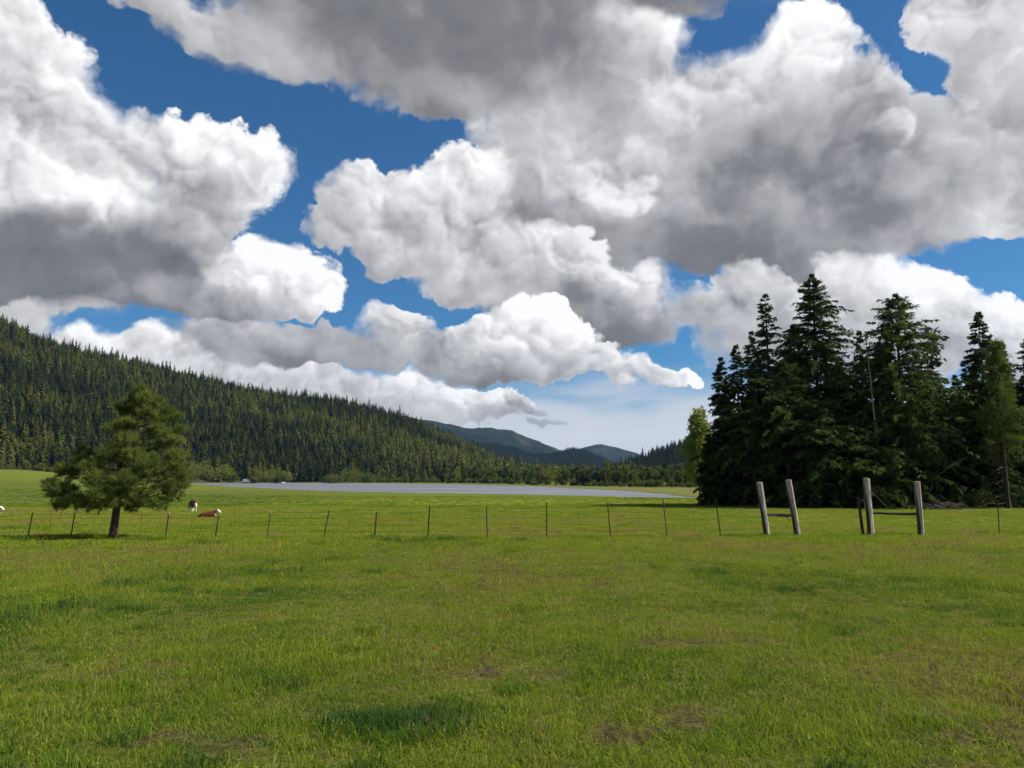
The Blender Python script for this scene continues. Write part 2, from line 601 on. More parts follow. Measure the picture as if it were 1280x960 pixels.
def at(px, y):
    """Ground point in the column px of the photograph, y metres away."""
    x = (px - 640) / 961 * y * math.cos(PITCH)
    return np.array([x, y, float(ground_z(x, y))])


def height_to(px, row, y):
    """World height that shows at (px, row) when it stands y metres away."""
    d = pdir(px, row)
    return cam.location.z + d.z / d.y * y


def axis(step, grow, end):
    a = [0.0]
    while a[-1] < end:
        a.append(a[-1] + max(step, grow * a[-1]))
    return np.array(a)


# worn, bare spots of the near pasture: (px, row, radius m, how bare)
def near_pt(px, row):
    y = 5.0
    for _ in range(30):
        x = (px - 640) / 961 * y * math.cos(PITCH)
        g = float(ground_z(x, y))
        y = (cam.location.z - g) * 961 / (row - 598)
    return x, y


BARE = [(*near_pt(px, r), s * 0.85, b) for px, r, s, b in (
    (606, 832, .15, 1), (596, 838, .09, .9), (690, 832, .24, .55), (765, 904, .17, 1), (790, 912, .12, .9), (742, 893, .10, .8), (848, 880, .22, .7), (835, 893, .14, .7),
    (868, 900, .09, .8), (238, 905, .17, .85), (225, 915, .08, .9), (335, 915, .14, .7), (290, 918, .18, .5), (880, 797, .24, .6), (940, 795, .24, .55), (815, 797, .26, .5),
    (1160, 905, .16, .75), (1120, 815, .13, .7), (1060, 830, .12, .5), (1240, 900, .15, .6), (400, 880, .12, .4), (30, 955, .16, .8), (560, 800, .12, .4),
    (640, 770, .25, .3), (1175, 830, .12, .5), (150, 832, .14, .4), (1165, 940, .14, .7), (1235, 960, .2, .7), (525, 870, .09, .5))]


def bare_at(x, y):
    b = np.zeros(np.shape(x))
    for bx, by, r, k in BARE:
        wob = 0.7 + 0.7 * fbm(x * 9, y * 9, 2, 3)
        b = np.maximum(b, k * (1 - smooth(0.45, 1.5, np.hypot((x - bx) / 1.25, (y - by) / 1.1) / r / wob)))
    return b


LUSH_AND_SHADOW = [(*near_pt(514, 890), .72, .50, 1.25), (*near_pt(1140, 890), .5, .4, .2)]
for px, r, s, k in ((255, 678, .75, 1), (505, 676, .9, .9), (400, 680, .8, .6), (868, 676, .8, 1), (890, 673, .45, .8), (735, 672, .7, .7), (1240, 664, 1.1, .8), (1275, 668, .9, .8),
                    (30, 674, 1.5, .9), (100, 672, 1.3, .9), (190, 674, 1.0, .8), (252, 736, .5, .75), (582, 728, .35, .8), (480, 713, .6, .6), (340, 713, .5, .5), (990, 735, .7, .35),  # first two: dark tall grass that deepens the pine's cast shadow
                    (1040, 680, .7, .5), (945, 668, .3, .7), (993, 666, .3, .7), (1080, 667, .35, .8), (560, 674, .5, .5), (660, 675, .5, .4), (150, 730, .5, .4)):
    bx, by = near_pt(px, r)
    LUSH_AND_SHADOW.append((bx, by, s, s * 0.7, k))

for _ in range(90):
    by = 4.5 + 24 * rng.random() ** 1.3
    LUSH_AND_SHADOW.append(((rng.random() * 2 - 1) * .7 * by, by, .08 + .16 * rng.random() + .006 * by, .08 + .12 * rng.random() + .006 * by, .25 + .3 * rng.random()))


def lush_at(x, y):
    b = np.zeros(np.shape(x))
    for bx, by, rx, ry, k in LUSH_AND_SHADOW:
        wob = 0.65 + 0.75 * fbm(x * 3.1, y * 3.1, 3, 31)
        b = np.maximum(b, k * (1 - smooth(0.5, 1.15, np.hypot((x - bx) / rx, (y - by) / ry) / wob)))
    return b


# ------------------------------------------------------------------ ground
def ground_mat():
    m, t, out = new_mat('pasture')
    ge = t.nodes.new('ShaderNodeNewGeometry')
    p = Sock(t, ge.outputs['Position'])
    big = noise(t, vm(t, 'MULTIPLY', p, (1, 1, 0)), 0.045, 5, 0.6)
    mid = noise(t, vm(t, 'MULTIPLY', p, (1, 0.5, 0)), 0.5, 6, 0.65)
    fin = noise(t, p, 14.0, 4, 0.7)
    f = big * 0.45 + mid * 0.35 + fin * 0.2
    col = ramp_col(t, f, [(0.30, (0.072, 0.102, 0.014)), (0.44, (0.110, 0.145, 0.020)), (0.54, (0.145, 0.168, 0.026)), (0.68, (0.170, 0.165, 0.040))])
    thatch = mixc(t, (fin * 0.6 + mid * 0.4).ramp(0.36, 0.62), (0.030, 0.036, 0.010), (0.105, 0.105, 0.026))
    col = mixc(t, attr(t, 'near'), col, thatch)
    green = mixc(t, mid.ramp(0.35, 0.65), (0.060, 0.084, 0.019), (0.098, 0.114, 0.026))
    col = mixc(t, attr(t, 'meadow'), col, green)
    tan = mixc(t, mid.ramp(0.35, 0.65), (0.095, 0.100, 0.036), (0.135, 0.128, 0.052))
    col = mixc(t, attr(t, 'dry'), col, tan)
    soil = mixc(t, fin.ramp(0.3, 0.7), (0.022, 0.016, 0.010), (0.070, 0.052, 0.032))
    col = mixc(t, attr(t, 'bare'), col, soil)
    bs = t.nodes.new('ShaderNodeBsdfPrincipled')
    bs.inputs['Roughness'].default_value = 1.0
    bs.inputs['Specular IOR Level'].default_value = 0.0
    t.links.new(col.s, bs.inputs['Base Color'])
    bp = t.nodes.new('ShaderNodeBump')
    bp.inputs['Strength'].default_value = 0.9
    bp.inputs['Distance'].default_value = 0.08
    t.links.new((fin * 0.4 + mid).s, bp.inputs['Height'])
    t.links.new(bp.outputs[0], bs.inputs['Normal'])
    t.links.new(bs.outputs[0], out.inputs[0])
    return m


def build_ground():
    ax = axis(0.22, 0.045, 9000)
    xs = np.concatenate([-ax[:0:-1], ax])
    ay = axis(0.22, 0.028, 10000)
    ys = np.concatenate([-axis(1.0, 0.2, 60)[:0:-1], ay])
    X, Y = np.meshgrid(xs, ys)
    Z = ground_z(X, Y)
    near = (np.hypot(X, Y) < 14)
    b = np.where(near, bare_at(X, Y), 0)
    Z = Z + b * (0.03 + 0.05 * vnoise(X * 7, Y * 7, 2)) * near
    nx, ny = len(xs), len(ys)
    i = (np.arange(ny - 1)[:, None] * nx + np.arange(nx - 1)[None]).ravel()
    g = Geo()
    g.add(np.stack([X, Y, Z], -1).reshape(-1, 3), np.stack([i, i + 1, i + nx + 1, i + nx], -1))
    me = g.mesh('ground', ground_mat(), True)
    u = X / np.maximum(Y, 1)
    yn, yf = near_y(u), far_y(u)
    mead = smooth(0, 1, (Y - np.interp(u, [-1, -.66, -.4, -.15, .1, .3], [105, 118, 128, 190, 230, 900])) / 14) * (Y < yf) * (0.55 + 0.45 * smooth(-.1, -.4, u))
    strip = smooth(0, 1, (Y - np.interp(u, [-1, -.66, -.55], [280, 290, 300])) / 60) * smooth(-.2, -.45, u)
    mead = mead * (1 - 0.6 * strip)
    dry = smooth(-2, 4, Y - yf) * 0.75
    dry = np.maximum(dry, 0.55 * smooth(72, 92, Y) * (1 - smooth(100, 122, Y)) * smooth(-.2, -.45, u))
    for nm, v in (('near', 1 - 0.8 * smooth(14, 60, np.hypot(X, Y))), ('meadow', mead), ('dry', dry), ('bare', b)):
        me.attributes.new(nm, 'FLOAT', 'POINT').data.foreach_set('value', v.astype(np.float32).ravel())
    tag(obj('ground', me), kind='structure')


build_ground()


def build_lake():
    m, t, out = new_mat('lake_water')
    ge = t.nodes.new('ShaderNodeNewGeometry')
    p = Sock(t, ge.outputs['Position'])
    w = noise(t, vm(t, 'MULTIPLY', p, (0.5, 1.0, 1.0)), 0.55, 5, 0.65) + noise(t, p, 0.02, 3, 0.5) * 0.4
    bs = t.nodes.new('ShaderNodeBsdfPrincipled')
    streak = noise(t, vm(t, 'MULTIPLY', p, (0.008, 0.07, 1.0)), 1.0, 6, 0.7)
    col = mixc(t, streak.ramp(0.35, 0.65), (0.064, 0.074, 0.096), (0.175, 0.185, 0.205))  # pale streaks put the silvery sky reflection into the base colour
    t.links.new(col.s, bs.inputs['Base Color'])
    bs.inputs['Roughness'].default_value = 0.40
    bs.inputs['Specular IOR Level'].default_value = 0.3
    bs.inputs['IOR'].default_value = 1.33
    bp = t.nodes.new('ShaderNodeBump')
    bp.inputs['Strength'].default_value = 1.0
    bp.inputs['Distance'].default_value = 0.6
    t.links.new(w.s, bp.inputs['Height'])
    t.links.new(bp.outputs[0], bs.inputs['Normal'])
    t.links.new(bs.outputs[0], out.inputs[0])
    xs, ys = np.linspace(-900, 260, 60), np.linspace(215, 1010, 50)
    X, Y = np.meshgrid(xs, ys)
    g = Geo()
    i = (np.arange(49)[:, None] * 60 + np.arange(59)[None]).ravel()
    g.add(np.stack([X, Y, np.full(X.shape, WATER)], -1).reshape(-1, 3), np.stack([i, i + 1, i + 61, i + 60], -1))
    tag(obj('lake', g.mesh('lake', m, True)), kind='structure')


build_lake()


# ------------------------------------------------------------------ hills
def hill(name, mat, px, ridge_row, ridge_y, foot_y, foot_z=-4.0, n=(160, 40), rough=10.0, seed=1, back=700.0, bulge=1.0):
    """A hillside from its foot to its ridge and down behind, laid out by bearing."""
    P = np.linspace(px[0], px[-1], n[0])
    row = np.interp(P, px, ridge_row)
    ry = np.interp(P, px, ridge_y) if np.ndim(ridge_y) else np.full(n[0], float(ridge_y))
    fy = np.interp(P, px, foot_y) if np.ndim(foot_y) else np.full(n[0], float(foot_y))
    fz = np.interp(P, px, foot_z) if np.ndim(foot_z) else np.full(n[0], float(foot_z))
    u = (P - 640) / 961
    c, s = math.cos(PITCH), math.sin(PITCH)
    b = -(row - 480) / 961
    rz = cam.location.z + (s + b * c) / (c - b * s) * ry
    u = u / (c - b * s)
    T = np.linspace(-0.12, 1.5, n[1])
    Y = fy[None] + (ry - fy)[None] * np.clip(T, -1, 1)[:, None] + np.maximum(T - 1, 0)[:, None] * back * 2
    Z = fz[None] + (rz - fz)[None] * (np.where(T < 1, np.abs(np.clip(T, 0, 1)) ** bulge, 1 - (np.maximum(T - 1, 0) * 2) ** 1.6))[:, None]
    Z = np.where(T[:, None] < 0, fz[None] - 6 * (T[:, None] / -0.12), Z)
    X = u[None] * Y
    k = np.clip(T, 0, 1)[:, None] * (1 - np.abs(np.clip(T, 0, 1) * 2 - 1) ** 3)[:, None]
    Z = Z + (fbm(X / 170, Y / 170, 5, seed) - 0.5) * 2 * rough * k + (fbm(X / 90 + 3, Y / 90, 3, seed + 4) - 0.5) * rough * 0.5 * np.clip(T, 0, 1)[:, None]
    g = Geo()
    i = (np.arange(n[1] - 1)[:, None] * n[0] + np.arange(n[0] - 1)[None]).ravel()
    g.add(np.stack([X, Y, Z], -1).reshape(-1, 3), np.stack([i, i + 1, i + n[0] + 1, i + n[0]], -1))
    o = tag(obj(name, g.mesh(name, mat, True)), kind='structure')
    return X, Y, Z, T


def hill_mat(name, dark, lite, scale, patch=None, patch_scale=0.002, bump=6.0):
    m, t, out = new_mat(name)
    ge = t.nodes.new('ShaderNodeNewGeometry')
    p = Sock(t, ge.outputs['Position'])
    n1 = noise(t, p, scale, 6, 0.7)
    n2 = noise(t, p, scale * 0.12, 4, 0.6)
    col = mixc(t, (n1 * 0.6 + n2 * 0.4).ramp(0.36, 0.62), dark, lite)
    if patch:
        col = mixc(t, noise(t, p, patch_scale, 4, 0.6).ramp(0.52, 0.60), col, patch)
    bs = t.nodes.new('ShaderNodeBsdfPrincipled')
    bs.inputs['Roughness'].default_value = 1.0
    bs.inputs['Specular IOR Level'].default_value = 0.0
    t.links.new(col.s, bs.inputs['Base Color'])
    bp = t.nodes.new('ShaderNodeBump')
    bp.inputs['Strength'].default_value = 1.0
    bp.inputs['Distance'].default_value = bump
    t.links.new(n1.s, bp.inputs['Height'])
    t.links.new(bp.outputs[0], bs.inputs['Normal'])
    t.links.new(bs.outputs[0], out.inputs[0])
    return m


M_FLOOR = hill_mat('forest_floor', (0.022, 0.030, 0.012), (0.050, 0.060, 0.022), 0.06)
M_FAR = hill_mat('far_forest', (0.007, 0.012, 0.011), (0.022, 0.030, 0.022), 0.016, (0.040, 0.050, 0.029), 0.0016, 26.0)
M_FARD = hill_mat('far_cloud_shaded_forest', (0.005, 0.008, 0.008), (0.012, 0.018, 0.014), 0.014, None, 0.002, 14.0)  # darker copy of the far forest, cloud shadow put into its colour

LEFT = hill('forested_hill', M_FLOOR, [-520, -200, 0, 50, 100, 150, 200, 250, 300, 350, 400, 450, 500, 540, 580, 620, 660, 700],
            [338, 368, 404, 429, 444, 455, 467, 479, 491, 499, 502, 514, 527, 541, 561, 582, 597, 606],
            [1500, 1500, 1450, 1450, 1450, 1460, 1480, 1500, 1520, 1550, 1580, 1600, 1640, 1680, 1700, 1700, 1640, 1500],
            [760, 760, 800, 830, 860, 900, 960, 1010, 1030, 1030, 1030, 1030, 1040, 1040, 1040, 1040, 1040, 1040],
            [12, 12, 9, 8, 6, 3, -2, -3.6, -3.6, -3.6, -3.6, -3.6, -3.6, -3.6, -3.6, -3.6, -3.6, -3.6],
            n=(220, 44), rough=11, seed=3, bulge=0.92)
hill('mountain', M_FAR, [300, 440, 500, 540, 580, 610, 640, 660, 690, 720, 760, 830], [500, 507, 519, 526, 534, 534, 537, 545, 559, 570, 584, 602],
     5200, 3500, n=(170, 36), rough=60, seed=12, back=1500)
hill('mountain', M_FAR, [640, 680, 710, 730, 752, 775, 800, 830, 900, 1000], [592, 576, 566, 559, 555, 560, 568, 577, 585, 590],
     6800, 5000, n=(140, 30), rough=34, seed=22, back=1500)
DARKR = hill('dark_ridge', M_FARD, [480, 540, 580, 615, 640, 665, 690, 715, 735, 755, 775, 800], [543, 550, 555, 556, 561, 569, 570, 562, 566, 575, 586, 600],
             3900, 2700, n=(170, 32), rough=24, seed=32, back=1200)
RIGHT = hill('right_ridge', M_FARD, [745, 775, 800, 830, 860, 900, 960, 1040, 1200, 1500, 1900], [603, 585, 575, 564, 557, 548, 535, 520, 500, 470, 450],
             1800, 1150, n=(170, 32), rough=9, seed=42, back=600)


# ------------------------------------------------------------------ trees
M_FIR = leaf_mat('fir_needles', [(0.0, (0.012, 0.022, 0.010)), (0.5, (0.042, 0.062, 0.021)), (1.0, (0.105, 0.130, 0.036))], 0.28, vary=0.5)
M_CEDAR = leaf_mat('cedar_sprays', [(0.0, (0.014, 0.024, 0.010)), (0.5, (0.044, 0.068, 0.020)), (1.0, (0.120, 0.150, 0.036))], 0.32, vary=0.4)
M_PINE = leaf_mat('long_pine_needles', [(0.0, (0.036, 0.048, 0.014)), (0.5, (0.105, 0.142, 0.034)), (0.85, (0.185, 0.215, 0.05)), (1.0, (0.25, 0.18, 0.07))], 0.34)
M_HILLTREE = leaf_mat('hill_conifer_needles', [(0.0, (0.026, 0.038, 0.012)), (0.30, (0.066, 0.080, 0.018)), (0.55, (0.120, 0.136, 0.024)), (0.78, (0.160, 0.185, 0.032)), (0.92, (0.16, 0.175, 0.04)), (1.0, (0.15, 0.105, 0.05))], 0.28, vary=1.3)
M_BROAD = leaf_mat('broad_leaves', [(0.0, (0.036, 0.054, 0.015)), (0.5, (0.090, 0.120, 0.026)), (1.0, (0.175, 0.185, 0.036))], 0.42, vary=0.8)
M_LEAFY = leaf_mat('pale_young_leaves', [(0.0, (0.060, 0.085, 0.018)), (0.5, (0.140, 0.180, 0.034)), (1.0, (0.235, 0.275, 0.055))], 0.5, vary=0.4)
M_BARK = wood_mat('dark_bark', (0.022, 0.016, 0.012), (0.075, 0.055, 0.042), (9, 9, 2))
M_PBARK = wood_mat('pine_bark', (0.045, 0.028, 0.020), (0.150, 0.090, 0.060), (22, 22, 6))
M_GREYWOOD = wood_mat('bleached_dead_wood', (0.16, 0.145, 0.13), (0.32, 0.30, 0.28), (14, 14, 2))

M_BRUSH = wood_mat('brush_wood', (0.045, 0.034, 0.028), (0.125, 0.10, 0.085), (14, 14, 2))


def kites(geo, P, D, L, Wd, tint, twist=None, slot=0):
    """Leaf-like kites: base P, direction D, length L, width Wd."""
    n = len(P)
    D = D / (np.linalg.norm(D, axis=1, keepdims=True) + 1e-9)
    r = rng.normal(size=(n, 3)) if twist is None else twist
    S_ = np.cross(D, r)
    S_ /= np.linalg.norm(S_, axis=1, keepdims=True) + 1e-9
    L, Wd = np.broadcast_to(L, (n,))[:, None], np.broadcast_to(Wd, (n,))[:, None]
    M = P + D * L * 0.45
    V = np.stack([P, M + S_ * Wd / 2, P + D * L, M - S_ * Wd / 2], 1)
    geo.add(V.reshape(-1, 3), np.arange(n * 4).reshape(n, 4), np.repeat(np.broadcast_to(tint, (n,)), 4), slot)


def conifer(geo, H, Rm, z0, levels, per, sprays, prof, up=0.15, droop=0.45, fl=0.9, fw=0.28, fingers=3, hang=0.3, gap=0.1, lump=0.35, side=(0, 0), slot=0, lean=(0, 0)):
    """Whorls of boughs along a leader, every bough set with drooping sprays. prof(t): bough length at t = 0 base .. 1 top."""
    lv = np.repeat(np.arange(levels), per)
    nb = len(lv)
    keep = rng.random(nb) > gap
    t = np.clip((lv + rng.random(nb) * 1.1) / levels, 0, 1)
    az = rng.random(nb) * 2 * np.pi
    lumpf = 1 + lump * (rng.random(levels)[lv] - 0.5) * 2
    Lb = Rm * np.array([prof(a) for a in t]) * (0.65 + 0.55 * rng.random(nb)) * lumpf
    ph = rng.random(4) * 6.28
    Lb = Lb * (1 + 0.32 * lump * (np.sin(az * 2 + t * 9 + ph[0]) + np.sin(az * 3 - t * 14 + ph[1]) * 0.7 + np.sin(az + t * 21 + ph[2]) * 0.6))
    Lb = np.maximum(Lb * (1 + side[0] * np.cos(az) + side[1] * np.sin(az)), 0.12)
    t, az, Lb = t[keep], az[keep], Lb[keep]
    nb = len(t)
    zb = z0 + (H - z0) * t
    upb = up + 0.9 * np.maximum(t - 0.75, 0) * 2 + 0.15 * (rng.random(nb) - 0.5)
    drb = droop * (1.1 - 0.6 * t) * (0.7 + 0.6 * rng.random(nb))
    k = (np.arange(sprays)[None] + rng.random((nb, sprays))) / sprays
    k = 0.12 + 0.88 * k
    dirx, diry = np.cos(az)[:, None], np.sin(az)[:, None]
    lx = lean[0] * (zb / H) ** 2
    ly = lean[1] * (zb / H) ** 2
    P = np.stack([dirx * Lb[:, None] * k + lx[:, None], diry * Lb[:, None] * k + ly[:, None],
                  zb[:, None] + Lb[:, None] * (upb[:, None] * k - drb[:, None] * k * k)], -1)
    T = np.stack([dirx + 0 * k, diry + 0 * k, upb[:, None] - 2 * drb[:, None] * k], -1)
    sd = np.stack([-diry + 0 * k, dirx + 0 * k, 0 * k], -1)
    sg = np.where(rng.random(k.shape) < 0.5, -1.0, 1.0)[..., None]
    tint_b = rng.random(nb)[:, None] * 0.6 + 0.15 + 0 * k
    s = np.minimum(1.0, 0.35 + Lb / Rm)[:, None]
    for _ in range(fingers):
        D = T * (0.4 + 0.5 * rng.random(k.shape)[..., None]) + sd * sg * (0.25 + 0.9 * rng.random(k.shape)[..., None]) + rng.normal(size=P.shape) * 0.25
        D[..., 2] -= hang * (0.3 + rng.random(k.shape))
        ll = fl * s * (1.15 - 0.45 * k) * (0.6 + 0.7 * rng.random(k.shape))
        kites(geo, (P + rng.normal(size=P.shape) * 0.06).reshape(-1, 3), D.reshape(-1, 3), ll.ravel(), (fw * s * (0.7 + 0.6 * rng.random(k.shape))).ravel(),
              (tint_b + 0.45 * (rng.random(k.shape) - 0.4)).ravel(), slot=slot)
    return zip(zb, az, Lb, upb, drb)


def trunk_geo(H, r, seg=10, lean=(0, 0), bare=None, top=0.97):
    g = Geo()
    z = np.linspace(-0.4, H * top, 14)
    w = np.cumsum(rng.normal(size=(14, 2)) * 0.012 * r, axis=0)
    f = (np.maximum(z, 0) / H)
    pts = np.stack([w[:, 0] + lean[0] * f ** 2, w[:, 1] + lean[1] * f ** 2, z], -1)
    tube(g, pts, r * (1 - f) ** 0.8 + 0.015 + r * 0.45 * np.exp(-np.maximum(z, 0) / (r * 2.2)), seg, wob=0.10)
    for (zb, az, Lb, up, dr) in (bare or []):
        k = np.linspace(0, 1, 5)
        p = np.stack([np.cos(az) * Lb * k, np.sin(az) * Lb * k, zb + Lb * (up * k - dr * k * k)], -1)
        tube(g, p, 0.02 + 0.05 * (1 - k) * min(1.5, Lb / 2.5), 5)
    return g


def tree(name, label, cat, loc, crown_geo, crown_mat, tr_geo, tr_mat, group=None, shade=0.5):
    root = thing(name, label, cat, loc, group)
    c = obj('crown', crown_geo.mesh('crown', crown_mat), root)
    c['shade'] = shade
    obj('trunk', tr_geo.mesh('trunk', tr_mat, True), root)
    return root


def fir_prof(t): return (1 - t) ** 0.72 * (0.55 + 0.45 * min(1, t / 0.12))
def cedar_prof(t): return min(1, 0.72 + t * 1.6) * (1 - t ** 4) ** 1.15
def tall_prof(t): return (0.8 + 0.35 * math.sin(t * 9)) * (1 - t ** 3) * 0.8 + 0.05


GROVE = 'trees of the conifer grove at the right'
# px, top row, distance, crown half-width in px, kind, shade, label
grove = [
    (906, 447, 137, 24, 'fir', .40, 'slim dark fir at the left end of the grove, next to the pale leafy tree'),
    (926, 431, 134, 30, 'fir', .40, 'dark fir just right of the slim fir that ends the grove'),
    (899, 525, 131, 17, 'fir', .36, 'lowest dark fir at the far left foot of the grove'),
    (966, 369, 130, 34, 'tier', .40, 'tall fir with separate level boughs left of the tallest tree'),
    (1027, 344, 126, 44, 'cedar', .46, 'tallest tree of the grove, broad dark cedar with a rounded open top'),
    (985, 452, 118, 40, 'cedar', .42, 'drooping dark cedar in front of the tall tiered fir'),
    (945, 500, 121, 36, 'cedar', .38, 'low dark cedar behind the left leaning wooden posts'),
    (1022, 500, 114, 40, 'cedar', .40, 'bushy dark cedar in front of the tallest tree'),
    (1084, 414, 123, 32, 'ragged', .42, 'ragged dark cedar with thin top, right of the tallest tree, behind the bare snag'),
    (1062, 520, 115, 36, 'cedar', .42, 'low dark cedar filling the gap left of the bare snag'),
    (1133, 368, 118, 54, 'cedar', .85, 'big broad cedar with sunlit green sprays behind the right post brace'),  # raised tint puts the sunlight on this cedar into its colour
    (1164, 408, 130, 22, 'tuft', .46, 'thin bare-stemmed tree with a tufted top behind the broad sunlit cedar'),
    (1183, 478, 142, 20, 'fir', .42, 'small fir in the gap right of the tufted tree'),
    (1203, 470, 139, 22, 'fir', .40, 'second small fir in the gap, beside the crooked dark tree'),
    (1212, 448, 126, 20, 'tuft', .36, 'crooked dark tree with a bent top left of the pointed right fir'),
    (1238, 391, 118, 36, 'fir', .56, 'pointed tall fir near the right edge of the picture'),
    (1264, 428, 124, 32, 'fir', .48, 'dark fir at the right edge, behind the pine with the bare trunk'),
    (1192, 540, 124, 34, 'cedar', .36, 'low dark cedar above the brush pile'),
    (1104, 560, 112, 30, 'cedar', .75, 'low shaggy cedar skirt between the two posts of the right brace'),  # sunlight on the sprays put into the tint here too
    (1300, 420, 122, 36, 'fir', .44, 'tall fir cut off by the right edge of the picture'),
    (1230, 520, 132, 34, 'fir', .36, 'low dark fir behind the bare-trunked pine'),
    (1150, 500, 140, 36, 'fir', .36, 'dark fir low behind the thin bare-stemmed tree'), (1005, 440, 142, 34, 'fir', .36, 'dark fir behind the tallest tree, filling its left side'),
    (1058, 460, 143, 32, 'fir', .36, 'dark fir behind the ragged cedar'), (950, 450, 146, 30, 'fir', .36, 'dark fir behind the tall tiered fir'),
    (1000, 405, 134, 36, 'cedar', .42, 'dark cedar just left of the tallest tree, almost as high'),
    (1052, 440, 128, 32, 'cedar', .44, 'dark cedar filling the notch right of the tallest tree'),
    (1108, 428, 127, 34, 'cedar', .46, 'dark cedar shoulder left of the big sunlit cedar'),
    (1156, 440, 125, 30, 'cedar', .46, 'dark cedar shoulder right of the big sunlit cedar'),
    (946, 415, 140, 30, 'fir', .40, 'dark fir between the two left firs and the tall tiered fir'),
    (886, 545, 128, 12, 'fir', .38, 'lowest small fir at the very left corner of the grove, before the pale leafy tree'),
] + [(q, tr, 149, 34, 'fir', .36, 'dark fir deep inside the grove, mostly hidden by the trees in front') for q, tr in ((1108, 470), (1162, 505), (1190, 510), (1222, 475), (1255, 470), (1080, 480), (1290, 470))]
for px, top, y, hw, kind, shade, label in grove:
    if label is None:
        continue
    p = at(px, y)
    H = height_to(px, top, y) - p[2]
    Rm = hw * 1.2 / 961 * y
    g = Geo()
    if kind == 'fir':
        it = conifer(g, H, Rm * 1.15, 0.6, int(H * 1.4), 8, 12, fir_prof, 0.14, 0.42, 1.2, 0.26, 4, 0.35, 0.08, 0.3)
        bark = trunk_geo(H, 0.012 * H)
    elif kind == 'tier':
        it = list(conifer(g, H, Rm * 1.15, 0.8, int(H * 0.72), 9, 13, fir_prof, 0.10, 0.35, 1.35, 0.34, 3, 0.25, 0.1, 0.35))
        bark = trunk_geo(H, 0.012 * H, bare=[b for b in it if rng.random() < 0.25])
    elif kind == 'cedar':
        it = list(conifer(g, H, Rm * 1.12, 0.4, int(H * (1.7 if H > 30 else 1.2)), 8, 13, cedar_prof, 0.34, 0.58, 1.15, 0.20, 6, 0.45, 0.10, 0.5))
        bark = trunk_geo(H, 0.014 * H, bare=[b for b in it if rng.random() < 0.10])
    elif kind == 'ragged':
        it = list(conifer(g, H, Rm * 1.1, 0.5, int(H * 1.1), 7, 11, lambda t: fir_prof(t) * 0.7 + 0.32 * (1 - t), 0.2, 0.6, 1.15, 0.2, 5, 0.6, 0.16, 0.5))
        bark = trunk_geo(H, 0.012 * H, bare=[b for b in it if rng.random() < 0.3])
    else:
        it = list(conifer(g, H, Rm * 1.0, H * 0.52, 17, 5, 9, tall_prof, 0.25, 0.5, 1.2, 0.3, 4, 0.5, 0.25, 0.5, side=(0.5, 0), lean=(Rm * 0.3, 0)))
        bark = trunk_geo(H, 0.008 * H, lean=(Rm * 0.3, 0), bare=[b for b in it if rng.random() < 0.5])
    tree({'fir': 'fir_tree', 'tier': 'fir_tree', 'cedar': 'cedar_tree', 'ragged': 'cedar_tree', 'tuft': 'conifer_tree'}[kind], label, 'tree', p, g,
         M_CEDAR if kind in ('cedar', 'ragged') else M_FIR, bark, M_BARK, GROVE, shade)


def needle_tufts(geo, C, D, n, length, width, tint):
    """Long needles standing out round a twig end: C centres, D directions."""
    m = len(C)
    d = D[:, None] * 0.55 + rng.normal(size=(m, n, 3)) * 0.62
    d /= np.linalg.norm(d, axis=2, keepdims=True) + 1e-9
    L = length * (0.7 + 0.5 * rng.random((m, n, 1)))
    base = C[:, None] + D[:, None] * (rng.random((m, n, 1)) - 0.6) * length * 0.8
    s = np.cross(d, rng.normal(size=d.shape))
    s /= np.linalg.norm(s, axis=2, keepdims=True) + 1e-9
    V = np.stack([base - s * width / 2, base + s * width / 2, base + d * L], 2)
    tt = np.repeat((np.broadcast_to(tint, (m,))[:, None] + 0.22 * (rng.random((m, n)) - 0.5)).reshape(-1), 3)
    geo.add(V.reshape(-1, 3), np.arange(m * n * 3).reshape(-1, 3), tt)


